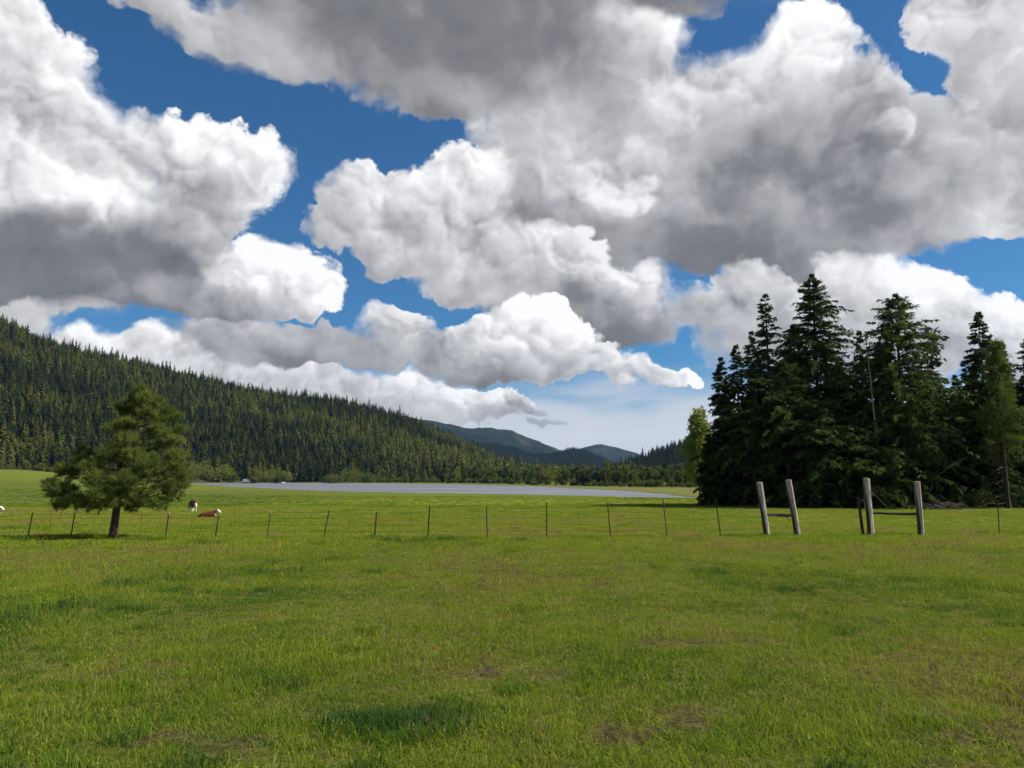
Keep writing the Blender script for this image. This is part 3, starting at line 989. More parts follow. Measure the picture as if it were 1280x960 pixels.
def build_pine():
    y = 31.5
    p = at(146, y)
    sc = y / 961
    g, tr = Geo(), Geo()
    root = thing('pine_tree', 'bushy young long-needled pine standing alone by the fence at the left', 'tree', p)
    hz = lambda r: (673 - r) * sc
    dx = lambda q: (q - 146) * sc
    # boughs: end of each in photograph pixels (x, row), depth towards/away in metres, size of its needle mass in m
    ends = [(166, 490, 0, .30), (160, 500, .2, .36), (176, 503, -.2, .36), (166, 515, 0, .46), (150, 522, .5, .4), (186, 520, -.3, .44), (164, 534, -.5, .5), (205, 517, .2, .30), (200, 528, 0, .38),
            (148, 540, -.5, .46), (182, 542, .6, .5), (205, 542, -.4, .42), (138, 556, .8, .46), (170, 556, -.9, .55), (192, 558, .9, .5), (218, 540, .3, .34), (222, 556, -.3, .44), (212, 572, .8, .5),
            (150, 572, -1.0, .55), (182, 574, -1.2, .58), (128, 574, .3, .50), (228, 575, 0, .36), (100, 566, .2, .28), (92, 576, .2, .36), (110, 580, -.6, .48), (136, 588, -1.3, .55), (165, 590, 1.2, .55), (204, 588, -1.2, .55),
            (222, 594, .7, .48), (92, 592, -.5, .48), (76, 596, .4, .40), (112, 598, 1.0, .5), (150, 602, -1.7, .58), (184, 604, -1.7, .58), (208, 606, 1.0, .52), (224, 610, -.5, .46), (63, 608, 0, .36),
            (84, 612, -.8, .48), (106, 614, -1.3, .52), (130, 616, 1.4, .52), (160, 618, -1.9, .55), (194, 620, -1.4, .55), (214, 622, .4, .46), (70, 622, .2, .40), (94, 626, -.3, .46), (120, 628, -1.4, .5),
            (148, 628, 1.5, .5), (178, 630, -1.6, .50), (204, 632, -.8, .44), (80, 634, -.1, .34), (102, 634, .7, .38), (136, 634, -.6, .42), (190, 634, 1.0, .42), (165, 634, .3, .4),
            (213, 524, .2, .34), (146, 514, .1, .36), (194, 507, -.1, .34), (156, 506, .3, .34), (178, 498, .1, .32), (212, 556, -.2, .42), (228, 600, .3, .42), (232, 585, -.2, .36), (140, 600, 1.8, .55), (175, 610, 1.9, .55), (110, 608, 1.6, .5), (205, 612, 1.6, .5), (160, 575, 1.5, .5), (145, 612, 0, .55), (170, 598, 0, .55), (160, 560, .2, .5), (190, 590, .2, .55), (120, 606, .1, .5)]
    top = hz(492)
    zt = np.linspace(-0.3, top, 16)
    ft = np.maximum(zt, 0) / top
    tx = 0.04 * np.sin(zt * 1.3) + dx(165) * ft ** 2.2
    tube(tr, np.stack([tx, 0 * zt, zt], -1), 0.138 * (1 - ft) ** 0.7 + 0.02 + 0.05 * np.exp(-np.maximum(zt, 0) / 0.15), 14, wob=0.16)
    limb = Geo()
    for (ex, er, ed, rad) in ends:
        ex = ex - max(0, ex - 195) * 0.14
        E = np.array([dx(ex), ed, hz(er)])
        hzt = math.hypot(E[0] - np.interp(E[2], zt, tx), ed)
        zb = max(hz(634) + 0.05, E[2] - 0.08 - 0.20 * hzt)
        B = np.array([np.interp(zb, zt, tx), 0, zb])
        k = np.linspace(0, 1, 6)[:, None]
        mid = B + (E - B) * k + np.array([0, 0, -0.04]) * np.sin(k * np.pi) * hzt
        tube(limb, mid, np.linspace(0.030, 0.008, 6), 6)
        kq = np.linspace(.45, .9, 7)[:, None]
        Q = B + (E - B) * kq + rng.normal(size=(7, 3)) * .09
        DQ = rng.normal(size=(7, 3)) * .6 + np.array([0, 0, .3])
        needle_tufts(g, Q, DQ / np.linalg.norm(DQ, axis=1, keepdims=True), 40, .18, .010, .25 + .3 * rng.random(7))
        rad *= 0.98
        n = int(27 * (rad / 0.45) ** 2) + 10
        o = rng.normal(size=(n, 3))
        o /= np.linalg.norm(o, axis=1, keepdims=True)
        o[:, 2] = np.abs(o[:, 2]) * np.where(rng.random(n) < 0.8, 1, -0.8)
        C = E + o * rad * (0.45 + 0.55 * rng.random((n, 1))) * np.array([1, 1, 0.72])
        D = o + np.array([0, 0, 0.45])
        D /= np.linalg.norm(D, axis=1, keepdims=True)
        old = 0.24 + 0.25 * rng.random() + 0.34 * rng.random(n) + 0.10 * (E[2] / top)
        if er < 545 and ex < 190 or (ex > 210 and er < 560):
            old = old + 0.18 * rng.random(n)
        needle_tufts(g, C, D, 58, 0.20, 0.010, old)
        for q in range(0, n, 6):
            kk = np.linspace(0, 1, 3)[:, None]
            tube(limb, E * (1 - kk) + C[q] * kk, [0.012, 0.009, 0.006], 4, cap=False)
    obj('crown', g.mesh('crown', M_PINE), root)
    obj('trunk', tr.mesh('trunk', M_PBARK, True), root)
    obj('limb', limb.mesh('limb', M_PBARK, True), root)['kind'] = 'stuff'


build_pine()


def build_right_pine():
    y = 112
    p = at(1257, y)
    H = height_to(1257, 430, y) - p[2]
    g = Geo()
    zs = H * (0.27 + 0.73 * rng.random(120) ** 0.9)
    tt = (zs / H - 0.27) / 0.73
    az = rng.random(120) * 2 * np.pi
    Lb = 4.6 * (1 - tt) ** 0.7 * (0.5 + 0.6 * rng.random(120)) + 0.3
    bare = []
    for z, a, L in zip(zs, az, Lb):
        bare.append((z, a, L, 0.25, 0.3))
        n = int(10 + 8 * L)
        k = 0.35 + 0.65 * rng.random(n)
        C = np.stack([np.cos(a) * L * k, np.sin(a) * L * k, z + L * (0.25 * k - 0.3 * k * k)], -1) + rng.normal(size=(n, 3)) * 0.35
        D = rng.normal(size=(n, 3)) * 0.5 + np.array([0, 0, 0.6])
        D /= np.linalg.norm(D, axis=1, keepdims=True)
        needle_tufts(g, C, D, 16, 0.42, 0.045, 0.30 + 0.4 * rng.random(n))
    for _ in range(14):
        bare.append((H * (0.08 + 0.22 * rng.random()), rng.random() * 6.28, 1.2 + 2 * rng.random(), 0.0, 0.25))
    tree('pine_tree', 'open pine with a long bare trunk at the right end of the grove', 'tree', p, g, M_PINE, trunk_geo(H, 0.36, lean=(-0.6, 0), bare=bare), M_BARK, GROVE)


build_right_pine()


def broadleaf(geo, H, Rx, z0, n, leaf, lobes=16, top=0.6, tint=(0.2, 0.8), slot=0):
    """Leaves gathered in uneven lobes through the crown."""
    zc = (H + z0) / 2
    ce = rng.normal(size=(lobes, 3))
    ce /= np.linalg.norm(ce, axis=1, keepdims=True)
    ce = ce * (0.25 + 0.55 * rng.random((lobes, 1))) * np.array([Rx, Rx, (H - z0) / 2]) + np.array([0, 0, zc])
    rel = (ce[:, 2] - z0) / (H - z0)
    ce[:, :2] *= (1.15 - top * np.maximum(rel - 0.3, 0))[:, None]
    r = Rx * (0.30 + 0.28 * rng.random(lobes))
    w = rng.integers(0, lobes, n)
    o = rng.normal(size=(n, 3))
    o /= np.linalg.norm(o, axis=1, keepdims=True)
    P = ce[w] + o * (r[w] * (0.55 + 0.5 * rng.random(n)))[:, None]
    D = o * 0.5 + rng.normal(size=(n, 3)) * 0.6
    kites(geo, P, D, leaf * (0.7 + 0.6 * rng.random(n)), leaf * 0.7, tint[0] + (tint[1] - tint[0]) * (0.55 * rng.random(lobes)[w] + 0.45 * rng.random(n)), slot=slot)


def build_leafy():
    y = 205
    p = at(874, y)
    H = height_to(874, 503, y) - p[2]
    g = Geo()
    broadleaf(g, H, 19 / 961 * y, 2.0, 10000, 0.62, 52, 0.55, (0.5, 1.0))
    tree('broadleaf_tree', 'pale green leafy tree at the left end of the dark grove', 'tree', p, g, M_LEAFY, trunk_geo(H, 0.2, top=0.8), M_BARK, GROVE, 0.7)
    y = 140
    p = at(893, y)
    H = height_to(893, 560, y) - p[2]
    g = Geo()
    broadleaf(g, H, 9 / 961 * y, 1.0, 1500, 0.45, 14, 0.6, (0.2, 0.7))
    tree('broadleaf_tree', 'small leafy tree tucked between the pale leafy tree and the dark firs', 'tree', p, g, M_BROAD, trunk_geo(H, 0.1, top=0.8), M_BARK, GROVE, 0.5)


build_leafy()


def snag(name, label, y, pts, r0, r1, branches=0, mat=None):
    """Dead wood through photograph pixels at one distance, from its foot up."""
    p = at(pts[0][0], y)
    root = thing(name, label, 'dead tree', p)
    P = np.array([[(q[0] - 640) / 961 * y * math.cos(PITCH), y + q[2], height_to(q[0], q[1], y)] for q in pts]) - p
    g = Geo()
    k = np.linspace(0, 1, 12)
    i = np.linspace(0, 1, len(P))
    L = np.stack([np.interp(k, i, P[:, c]) for c in range(3)], -1) + rng.normal(size=(12, 3)) * 0.02
    tube(g, L, r0 + (r1 - r0) * k, 8, wob=0.12)
    obj('trunk', g.mesh('trunk', mat or M_GREYWOOD, True), root)
    for _ in range(branches):
        q = rng.random() * 0.6 + 0.38
        b = np.array([np.interp(q, k, L[:, c]) for c in range(3)])
        d = np.array([rng.normal() * 0.8, rng.normal() * 0.5, 0.3 + 0.4 * rng.random()])
        s = np.linspace(0, 1, 4)[:, None]
        g = Geo()
        tube(g, b + d * s * 0.9 + np.array([0, 0, 0.3]) * s * s, [0.03, 0.025, 0.018, 0.01], 5)
        obj('branch', g.mesh('branch', M_GREYWOOD, True), root)


snag('dead_snag', 'bare grey dead trunk standing in front of the ragged cedar', 117, [(1099, 632, 0), (1098, 535, 0), (1095, 470, 0), (1092, 416, 0)], 0.19, 0.06, 6)
snag('dead_pole', 'bleached bent dead pole leaning out over the brush pile', 108, [(1167, 626, 2.0), (1172, 600, 1.2), (1184, 586, 0), (1197, 578, 0), (1207, 572, -.6)], 0.085, 0.05, mat=M_BRUSH)


def build_brush():
    y = 107
    root = thing('brush_pile', 'tangled pile of dead branches at the foot of the grove', 'brush pile', at(1172, y))
    for i in range(46):
        a = rng.random() * np.pi
        L = 1.2 + 3.2 * rng.random()
        c = np.array([rng.normal() * 2.6, rng.normal() * 0.9, 0.15 + 0.75 * rng.random() * math.exp(-(rng.normal() * .6) ** 2)])
        d = np.array([math.cos(a), 0.5 * math.sin(a), 0.30 * rng.normal()])
        k = np.linspace(-.5, .5, 5)[:, None]
        g = Geo()
        tube(g, c + d * k * L + rng.normal(size=(5, 3)) * 0.07, np.linspace(0.07, 0.03, 5) * (0.7 + 0.8 * rng.random()), 5)
        obj('branch', g.mesh('branch', M_BRUSH, True), root)
    x0 = at(1172, y)
    for px, dz in ((1150, 0), (1125, .0), (1215, 0), (1232, 0), (1190, 0)):
        q = at(px, y + 4)
        g = Geo()
        broadleaf(g, 2.0 + rng.random(), 1.8, 0.1, 500, 0.35, 9, 0.5, (0.0, 0.6))
        o = obj('undergrowth_bush', g.mesh('undergrowth_bush', M_BROAD), loc=q)
        o['shade'] = 0.3
        tag(o, {1150: 'low dark bush left of the brush pile, behind the right post', 1125: 'low dark bush between the upright posts at the grove foot', 1215: 'low dark bush right of the brush pile', 1232: 'low dark bush left of the bare-trunked pine', 1190: 'low dark bush right behind the brush pile'}[px], 'bush', 'bushes at the foot of the grove')


build_brush()


# low-detail trees for the far hillsides, shared meshes
def far_conifer(H, R_, n, seed):
    R_ *= 1.7
    H *= 0.9
    g = Geo()
    lv = np.arange(n)
    t = (lv + rng.random(n)) / n
    t = t ** 0.9
    a = rng.random(n) * 2 * np.pi
    Rb = R_ * ((1 - t) ** 0.8 * (0.7 + 0.5 * rng.random(n)) + 0.03)
    zb = H * (0.06 + 0.92 * t)
    k = 0.12
    P = np.stack([np.cos(a) * Rb * k, np.sin(a) * Rb * k, zb + 0.3], -1)
    D = np.stack([np.cos(a) * Rb, np.sin(a) * Rb, -0.35 * Rb - 0.25], -1)
    kites(g, P, D, np.linalg.norm(D, axis=1), Rb * 0.75 + 0.25, 0.30 + 0.35 * (rng.random(n) - 0.5),
          twist=np.broadcast_to(np.array([0.0, 0, 1.0]), (n, 3)) + rng.normal(size=(n, 3)) * 0.35)
    tube(g, [[0, 0, -1], [0, 0, H * 0.5], [0, 0, H]], [H * 0.011, H * 0.008, 0.03], 5, 0.05, slot=1)
    return g.mesh('far_conifer', [M_HILLTREE, M_BARK])


def far_broad(H, R_, n):
    g = Geo()
    broadleaf(g, H, R_, 0.0, n, H * 0.085, 12, 0.55, (0.25, 0.75))
    tube(g, [[0, 0, -1], [0, 0, H * 0.6]], [H * 0.016, H * 0.008], 5, 0.3, slot=1)
    return g.mesh('far_broadleaf', [M_BROAD, M_BARK])


CON = [far_conifer(24 + 3 * i, 3.3 + 0.25 * (i % 3), 150, i) for i in range(6)]
BRD = [far_broad(15 + 2 * i, 5.2 + 0.5 * i, 420) for i in range(4)]
POP = [far_broad(19 + 2 * i, 3.1 + 0.2 * i, 380) for i in range(2)]


def scatter_node(name, kinds, pts, kind, rot, scl, shade, extra=None):
    """One object whose points carry instances of the given meshes (for what nobody could count)."""
    me = bpy.data.meshes.new(name)
    n = len(pts)
    me.vertices.add(n)
    me.vertices.foreach_set('co', np.asarray(pts, np.float32).ravel())
    for nm, ty, v, key in (('kind_of', 'INT', kind, 'value'), ('turn', 'FLOAT_VECTOR', rot, 'vector'), ('size_of', 'FLOAT', scl, 'value'), ('shade', 'FLOAT', shade, 'value')):
        v = np.asarray(v, np.int32 if ty == 'INT' else np.float32)
        me.attributes.new(nm, ty, 'POINT').data.foreach_set(key, np.ascontiguousarray(v).ravel())
    o = obj(name, me)
    ng = bpy.data.node_groups.new(name, 'GeometryNodeTree')
    ng.interface.new_socket('Geometry', in_out='INPUT', socket_type='NodeSocketGeometry')
    ng.interface.new_socket('Geometry', in_out='OUTPUT', socket_type='NodeSocketGeometry')
    gi, go = ng.nodes.new('NodeGroupInput'), ng.nodes.new('NodeGroupOutput')

    def named(nm, ty):
        a = ng.nodes.new('GeometryNodeInputNamedAttribute')
        a.data_type = ty
        a.inputs[0].default_value = nm
        return a.outputs[0]
    kd, tn, sz = named('kind_of', 'INT'), named('turn', 'FLOAT_VECTOR'), named('size_of', 'FLOAT')
    e2r = ng.nodes.new('FunctionNodeEulerToRotation')
    ng.links.new(tn, e2r.inputs[0])
    join = ng.nodes.new('GeometryNodeJoinGeometry')
    for i, km in enumerate(kinds):
        src = bpy.data.objects.new(name + '_piece', km)        # never linked: it only lends its mesh
        inf = ng.nodes.new('GeometryNodeObjectInfo')
        inf.inputs['Object'].default_value = src
        inf.inputs['As Instance'].default_value = True
        cmp_ = ng.nodes.new('FunctionNodeCompare')
        cmp_.data_type, cmp_.operation = 'INT', 'EQUAL'
        ng.links.new(kd, cmp_.inputs[2])
        cmp_.inputs[3].default_value = i
        iop = ng.nodes.new('GeometryNodeInstanceOnPoints')
        ng.links.new(gi.outputs[0], iop.inputs['Points'])
        ng.links.new(cmp_.outputs[0], iop.inputs['Selection'])
        ng.links.new(inf.outputs['Geometry'], iop.inputs['Instance'])
        ng.links.new(e2r.outputs[0], iop.inputs['Rotation'])
        ng.links.new(sz, iop.inputs['Scale'])
        ng.links.new(iop.outputs[0], join.inputs[0])
    ng.links.new(join.outputs[0], go.inputs[0])
    o.modifiers.new('scatter', 'NODES').node_group = ng
    return tag(o, kind='stuff')


def on_hill(HILL, n, tlo=0.0, thi=1.08):
    """Random points on a hill laid out by hill(), even over its area."""
    X, Y, Z, T = HILL
    nt, npx = X.shape
    out = []
    tries = n * 6
    i = rng.random(tries) * (npx - 1.001)
    tv = tlo + (thi - tlo) * rng.random(tries)
    j = np.interp(tv, T, np.arange(nt))
    i0, j0 = i.astype(int), np.minimum(j.astype(int), nt - 2)
    fi, fj = i - i0, j - j0

    def bl(A):
        return ((A[j0, i0] * (1 - fi) + A[j0, i0 + 1] * fi) * (1 - fj) + (A[j0 + 1, i0] * (1 - fi) + A[j0 + 1, i0 + 1] * fi) * fj)
    P = np.stack([bl(X), bl(Y), bl(Z)], -1)
    dens = P[:, 1] / P[:, 1].max()
    keep = rng.random(tries) < dens
    return P[keep][:n], tv[keep][:n]


def words(h, mid, shade):
    return ('short ' if h < mid * .8 else 'tall ' if h > mid * 1.2 else ''), ('dark' if shade < .33 else 'olive' if shade < .52 else 'bright green' if shade < .85 else 'rusty')


def where(px, spots):
    return next(s for lim, s in spots if px < lim)


FOOT = ((45, 'above the left meadow edge'), (240, 'behind the lone pine'), (300, 'above the round yellow-green trees'), (335, 'above the small barn'),
        (385, 'above the white boat'), (475, 'above the willow thicket'), (540, 'above the row of bushes'), (9999, 'where the hill runs out'))
BELT = ((545, 'below the left hill'), (600, 'left of the lone dark bush'), (660, 'near the lone dark bush'), (715, 'below the larger far mountain'),
        (775, 'below the small far peak'), (825, 'below the start of the dark ridge'), (9999, 'beside the grove'))
EDGE = ((50, 'at the left picture edge'), (150, 'left of the lone pine'), (9999, 'right of the lone pine'))


def forest():
    P, tv = on_hill(LEFT, 27000)
    # the trees along the foot show largest: those are objects of their own
    col = 640 + P[:, 0] / P[:, 1] * 961
    seen = (col > -5) & (col < 640) & (tv < 0.22)
    order = np.argsort(P[:, 1] + 900 * ~seen)
    solo = np.zeros(len(P), bool)
    solo[[q for q in order if seen[q]][:220]] = True
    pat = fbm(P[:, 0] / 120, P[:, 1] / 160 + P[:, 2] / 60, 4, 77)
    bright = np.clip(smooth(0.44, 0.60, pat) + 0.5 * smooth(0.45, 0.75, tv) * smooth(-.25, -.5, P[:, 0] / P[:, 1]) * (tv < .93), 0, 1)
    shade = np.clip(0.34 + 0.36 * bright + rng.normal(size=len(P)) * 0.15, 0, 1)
    rust = rng.random(len(P)) < 0.035
    shade[rust] = 0.95
    kind = rng.integers(0, 6, len(P))
    leafy = (rng.random(len(P)) < 0.26 * bright + 0.03) & (tv < 0.8)
    kind[leafy] = 6 + rng.integers(0, 2, leafy.sum())
    kind[(tv > 0.9) & leafy] = 0
    scl = 0.35 + 0.50 * rng.random(len(P)) ** 1.4 + 0.26 * (rng.random(len(P)) < 0.12)
    scl[leafy] *= 0.95
    rot = np.stack([0 * scl, 0 * scl, rng.random(len(P)) * 6.28], -1)
    s = ~solo
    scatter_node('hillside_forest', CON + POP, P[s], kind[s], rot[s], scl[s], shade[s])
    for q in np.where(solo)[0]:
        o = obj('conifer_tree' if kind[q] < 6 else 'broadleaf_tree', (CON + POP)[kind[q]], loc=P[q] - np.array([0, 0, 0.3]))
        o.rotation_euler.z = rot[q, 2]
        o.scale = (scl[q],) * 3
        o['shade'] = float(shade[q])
        if kind[q] < 6:
            s_, c_ = words(scl[q], .7, shade[q])
            tag(o, f'{s_}{c_} conifer at the hill foot {where(col[q], FOOT)}', 'tree', 'conifers along the foot of the hill')
        else:
            s_, c_ = words(scl[q], .7, shade[q])
            tag(o, f'{s_}slender leafy tree at the hill foot {where(col[q], FOOT)}', 'tree', 'leafy trees along the foot of the hill')
    P, tv = on_hill(RIGHT, 8000, 0.0, 1.05)
    n = len(P)
    scatter_node('ridge_forest', CON, P, rng.integers(0, 6, n), np.stack([np.zeros(n), np.zeros(n), rng.random(n) * 6.28], -1), 0.36 + 0.36 * rng.random(n) + 0.32 * (rng.random(n) < .08), 0.12 + 0.16 * rng.random(n))  # low tints carry the cloud shadow on this ridge
    P, tv = on_hill(DARKR, 7000, 0.35, 1.04)
    n = len(P)
    scatter_node('far_ridge_forest', CON, P, rng.integers(0, 6, n), np.stack([np.zeros(n), np.zeros(n), rng.random(n) * 6.28], -1), 0.45 + 0.35 * rng.random(n), 0.15 + 0.15 * rng.random(n))  # cloud shadow put into these low tints as well


forest()


def treeline():
    """The belt of trees beyond the right half of the lake."""
    px0 = 470
    xs = np.linspace(px0, 875, 128) + rng.normal(size=128) * 3
    for i, px in enumerate(xs):
        row = rng.integers(0, 3)
        y0 = np.interp(px, [470, 540, 640, 700, 760, 875], [985, 930, 720, 585, 500, 455])
        y = y0 + row * 22 + rng.random() * 12 + (20 if row else 0)
        p = at(px, y)
        topr = np.interp(px, [470, 540, 600, 640, 680, 700, 740, 800, 875], [588, 584, 580, 578, 580, 578, 577, 578, 580]) + rng.normal() * 2.2 + (4 if row == 0 else 0)
        H = max(height_to(px, topr, y) - p[2], 5)
        r = rng.random()
        group = 'trees of the belt beyond the right half of the lake'
        if r < 0.30:
            me, base, nm = CON[i % 6], 24 + 3 * (i % 6), 'conifer_tree'
            o = obj(nm, me, loc=p)
            s = H / base
            o.scale = (s * 1.25, s * 1.25, s)
            o['shade'] = float(0.22 + 0.2 * rng.random())
            s_, c_ = words(H, 15, .2)
            tag(o, f'{s_}dark conifer in the far shore tree belt {where(px, BELT)}', 'tree', group)
        else:
            tall = r > 0.55
            me = (POP if tall else BRD)[i % 2 if tall else i % 4]
            base = 19 + 2 * (i % 2) if tall else 15 + 2 * (i % 4)
            o = obj('broadleaf_tree', me, loc=p)
            s = H / base
            o.scale = (s * (0.95 + .3 * rng.random()),) * 2 + (s,)
            lime = 680 < px < 712 or 555 < px < 575
            o['shade'] = float((0.75 if lime else 0.42) + 0.24 * (rng.random() - 0.5))
            s_, c_ = words(H, 15, o['shade'])
            tag(o, f"{s_}{'yellow-green' if lime else 'green'} {'slender' if tall else 'rounded'} leafy tree in the far belt {where(px, BELT)}", 'tree',
                'yellow-green trees of the belt' if lime else group)
        o.rotation_euler.z = rng.random() * 6.28
    for i in range(150):                                  # scrub in front of the belt
        px = 470 + 400 * rng.random()
        y = np.interp(px, [470, 540, 640, 700, 760, 875], [970, 915, 705, 565, 485, 440]) + rng.random() * 10
        o = obj('shore_bush', BRD[i % 4], loc=at(px, y))
        s = (0.18 + 0.17 * rng.random()) * y / 900 * 1.3
        o.scale = (s * 1.5, s * 1.5, s)
        o['shade'] = float(0.5 + 0.3 * (rng.random() - 0.5))
        tag(o, f"{'dark' if o['shade'] < .5 else 'pale'} low bush before the far tree belt {where(px, BELT)}", 'bush', 'bushes along the far shore')


treeline()


def shore_things():
    # (px, top row, base row hint distance, half width px, shade, label)
    rows = [(247, 576, 948, 13, .82, 'round yellow-green tree right behind the lone pine, at the far left of the lake'),
            (262, 575, 956, 12, .78, 'middle one of three round yellow-green trees at the left end of the lake'),
            (284, 577, 950, 11, .78, 'round yellow-green tree standing a little apart at the left end of the lake'),
            (235, 580, 962, 11, .65, 'round green tree half hidden by the lone pine at the far left of the lake'),
            (322, 583, 975, 10, .62, 'green bush tree beside the small grey-roofed barn'),
            (342, 584, 962, 13, .62, 'dull green round tree left of the tawny bush by the lake'),
            (357, 586, 958, 8, 1.0, 'tawny yellow bush on the far shore right above the small white boat'),
            (292, 590, 950, 7, .35, 'low dark bush left of the small barn'),
            (318, 594, 950, 5, .4, 'low green bush growing against the right end of the small barn'),
            (347, 594, 950, 6, .2, 'small dark bush at the water between barn and boat'),
            (668, 604, 612, 5, .3, 'small lone dark bush at the water edge in the middle of the far shore')]
    for px, top, y, hw, sh, lab in rows:
        sh = min(1, sh * 1.2)
        p = at(px, y)
        H = height_to(px, top, y) - p[2]
        g = Geo()
        broadleaf(g, H, hw / 961 * y, H * 0.08, 900, 1.5 if y > 800 else 0.8, 16, 0.35, (0.35, 0.85))
        tree('round_tree' if H > 10 else 'round_bush', lab, 'tree' if H > 10 else 'bush', p, g, M_BROAD, trunk_geo(H, 0.3, 6, top=0.6), M_BARK, 'round trees and bushes on the far shore', sh)
    for px, top, y, hw, sh, lab in ((440, 588, 952, 22, .62, 'dome-shaped green willow thicket at the water on the far shore'), (415, 596, 950, 14, .6, 'low green thicket trailing left of the dome-shaped thicket'),
                                    (462, 594, 948, 12, .45, 'low dark thicket leaning right of the dome-shaped thicket')):
        p = at(px, y)
        H = height_to(px, top, y) - p[2]
        g = Geo()
        broadleaf(g, H, hw / 961 * y * 0.95, 0.2, 1500, 1.4, 22, 0.9, (0.3, 0.85))
        o = obj('willow_thicket', g.mesh('willow_thicket', M_BROAD), loc=p)
        o['shade'] = sh
        tag(o, lab, 'thicket')
    for i in range(46):                                   # low scrub by the left meadow edge and along the hill foot
        px = rng.random() * 232 - 4
        y = np.interp(px, [0, 50, 100, 150, 200, 235], [775, 800, 830, 870, 920, 950]) + 14 * rng.random()
        o = obj('meadow_bush', BRD[i % 4], loc=at(px, y))
        s = 0.25 + 0.3 * rng.random()
        o.scale = (s * 1.35, s * 1.35, s)
        o['shade'] = float(0.42 + 0.45 * rng.random())
        tag(o, f"{'dark' if o['shade'] < .58 else 'pale'} {'larger' if s > .42 else 'small'} bush at the far meadow edge {where(px, EDGE)}", 'bush', 'bushes along the meadow edge')
    for i in range(60):
        px = 460 + 130 * rng.random()
        y = 1000 + 14 * rng.random()
        o = obj('shore_bush', BRD[i % 4], loc=at(px, y))
        s = 0.36 + 0.2 * rng.random()
        o.scale = (s * 1.1, s * 1.1, s)
        o['shade'] = float(0.68 + 0.15 * rng.random())
        tag(o, f"green bush in the even row below the hill, {'left end, by the thicket' if px < 500 else 'middle' if px < 545 else 'right end'}", 'bush', 'bushes in the row below the hill')
    # small barn with a pale roof
    y = 968
    p = at(311, y)
    root = thing('barn', 'small low barn with a pale grey-green roof among the shore trees', 'barn', p, rz=0.12)
    M_ROOF = plain_mat('pale_roof', (0.10, 0.12, 0.105), (0.16, 0.175, 0.16), 0.6, 0.5)
    M_WALL = plain_mat('grey_boards', (0.10, 0.09, 0.08), (0.17, 0.155, 0.14), 0.8)
    g = Geo()
    L, D, h, r = 6.5, 3.6, 1.8, 5.0
    v = [(-L, -D, -1), (L, -D, -1), (L, D, -1), (-L, D, -1), (-L, -D, h), (L, -D, h), (L, D, h), (-L, D, h), (-L, 0, r), (L, 0, r)]
    g.add(v, [(0, 1, 5, 4), (1, 2, 6, 5), (2, 3, 7, 6), (3, 0, 4, 7)])
    g.add(v, [(4, 7, 8), (5, 9, 6)])
    obj('wall', g.mesh('wall', M_WALL), root)
    g = Geo()
    for s in (-1, 1):
        n = np.array([0, s * (r - h), D])
        n = n / np.linalg.norm(n) * 0.15
        q = np.array([(-L - .5, s * (D + .6), h - .5), (L + .5, s * (D + .6), h - .5), (L + .5, 0, r + .05), (-L - .5, 0, r + .05)])
        g.add(np.vstack([q, q + n]), [(0, 1, 2, 3), (4, 5, 6, 7), (0, 1, 5, 4), (1, 2, 6, 5), (2, 3, 7, 6), (3, 0, 4, 7)])
    obj('roof', g.mesh('roof', M_ROOF), root)
    g = Geo()
    g.add([(1.5, -D - .05, -.5), (4.5, -D - .05, -.5), (4.5, -D - .05, 2), (1.5, -D - .05, 2), (1.5, -D + .1, -.5), (4.5, -D + .1, -.5), (4.5, -D + .1, 2), (1.5, -D + .1, 2)],
          [(0, 1, 2, 3), (4, 5, 6, 7), (0, 1, 5, 4), (1, 2, 6, 5), (2, 3, 7, 6), (3, 0, 4, 7)])
    obj('door', g.mesh('door', plain_mat('dark_door', (0.03, 0.03, 0.03), (0.05, 0.045, 0.04))), root)
    # small white boat at the far water's edge
    y = 925
    x = (356.5 - 640) / 961 * y
    root = thing('rowing_boat', 'tiny white boat lying at the far edge of the lake below the tawny bush', 'boat', (x, y, WATER), rz=0.15)
    M_BOAT = plain_mat('white_hull', (0.78, 0.78, 0.77), (0.84, 0.84, 0.83), 2.0, 0.35)
    g = Geo()
    s = np.linspace(0, 1, 11)
    half = 0.95 * np.sin(np.pi * np.clip(s * 0.9 + 0.1, 0, 1)) ** 0.55
    for side in (-1, 1):
        xx = (s - 0.5) * 4.8
        top = np.stack([xx, side * half, 0.75 + 0.35 * s ** 2], -1)
        low = np.stack([xx * 0.92, side * half * 0.55, np.full(11, -0.15)], -1)
        keel = np.stack([xx * 0.9, 0 * half, np.full(11, -0.25)], -1)
        V = np.vstack([top, low, keel])
        g.add(V, [(a, a + 1, a + 12, a + 11) for a in range(10)] + [(a + 11, a + 12, a + 23, a + 22) for a in range(10)])
    xx = (s - 0.5) * 4.8
    V = np.vstack([np.stack([xx, -half, 0.75 + 0.35 * s ** 2], -1), np.stack([xx, 0 * half, 1.05 + 0.3 * s ** 2 + .25 * np.sin(np.pi * s)], -1), np.stack([xx, half, 0.75 + 0.35 * s ** 2], -1)])
    obj('hull', g.mesh('hull', M_BOAT, True), root)
    g = Geo()
    g.add(V + np.array([0, 0, 0.01]), [(a, a + 1, a + 12, a + 11) for a in range(10)] + [(a + 11, a + 12, a + 23, a + 22) for a in range(10)])
    obj('cover', g.mesh('cover', M_BOAT, True), root)


shore_things()


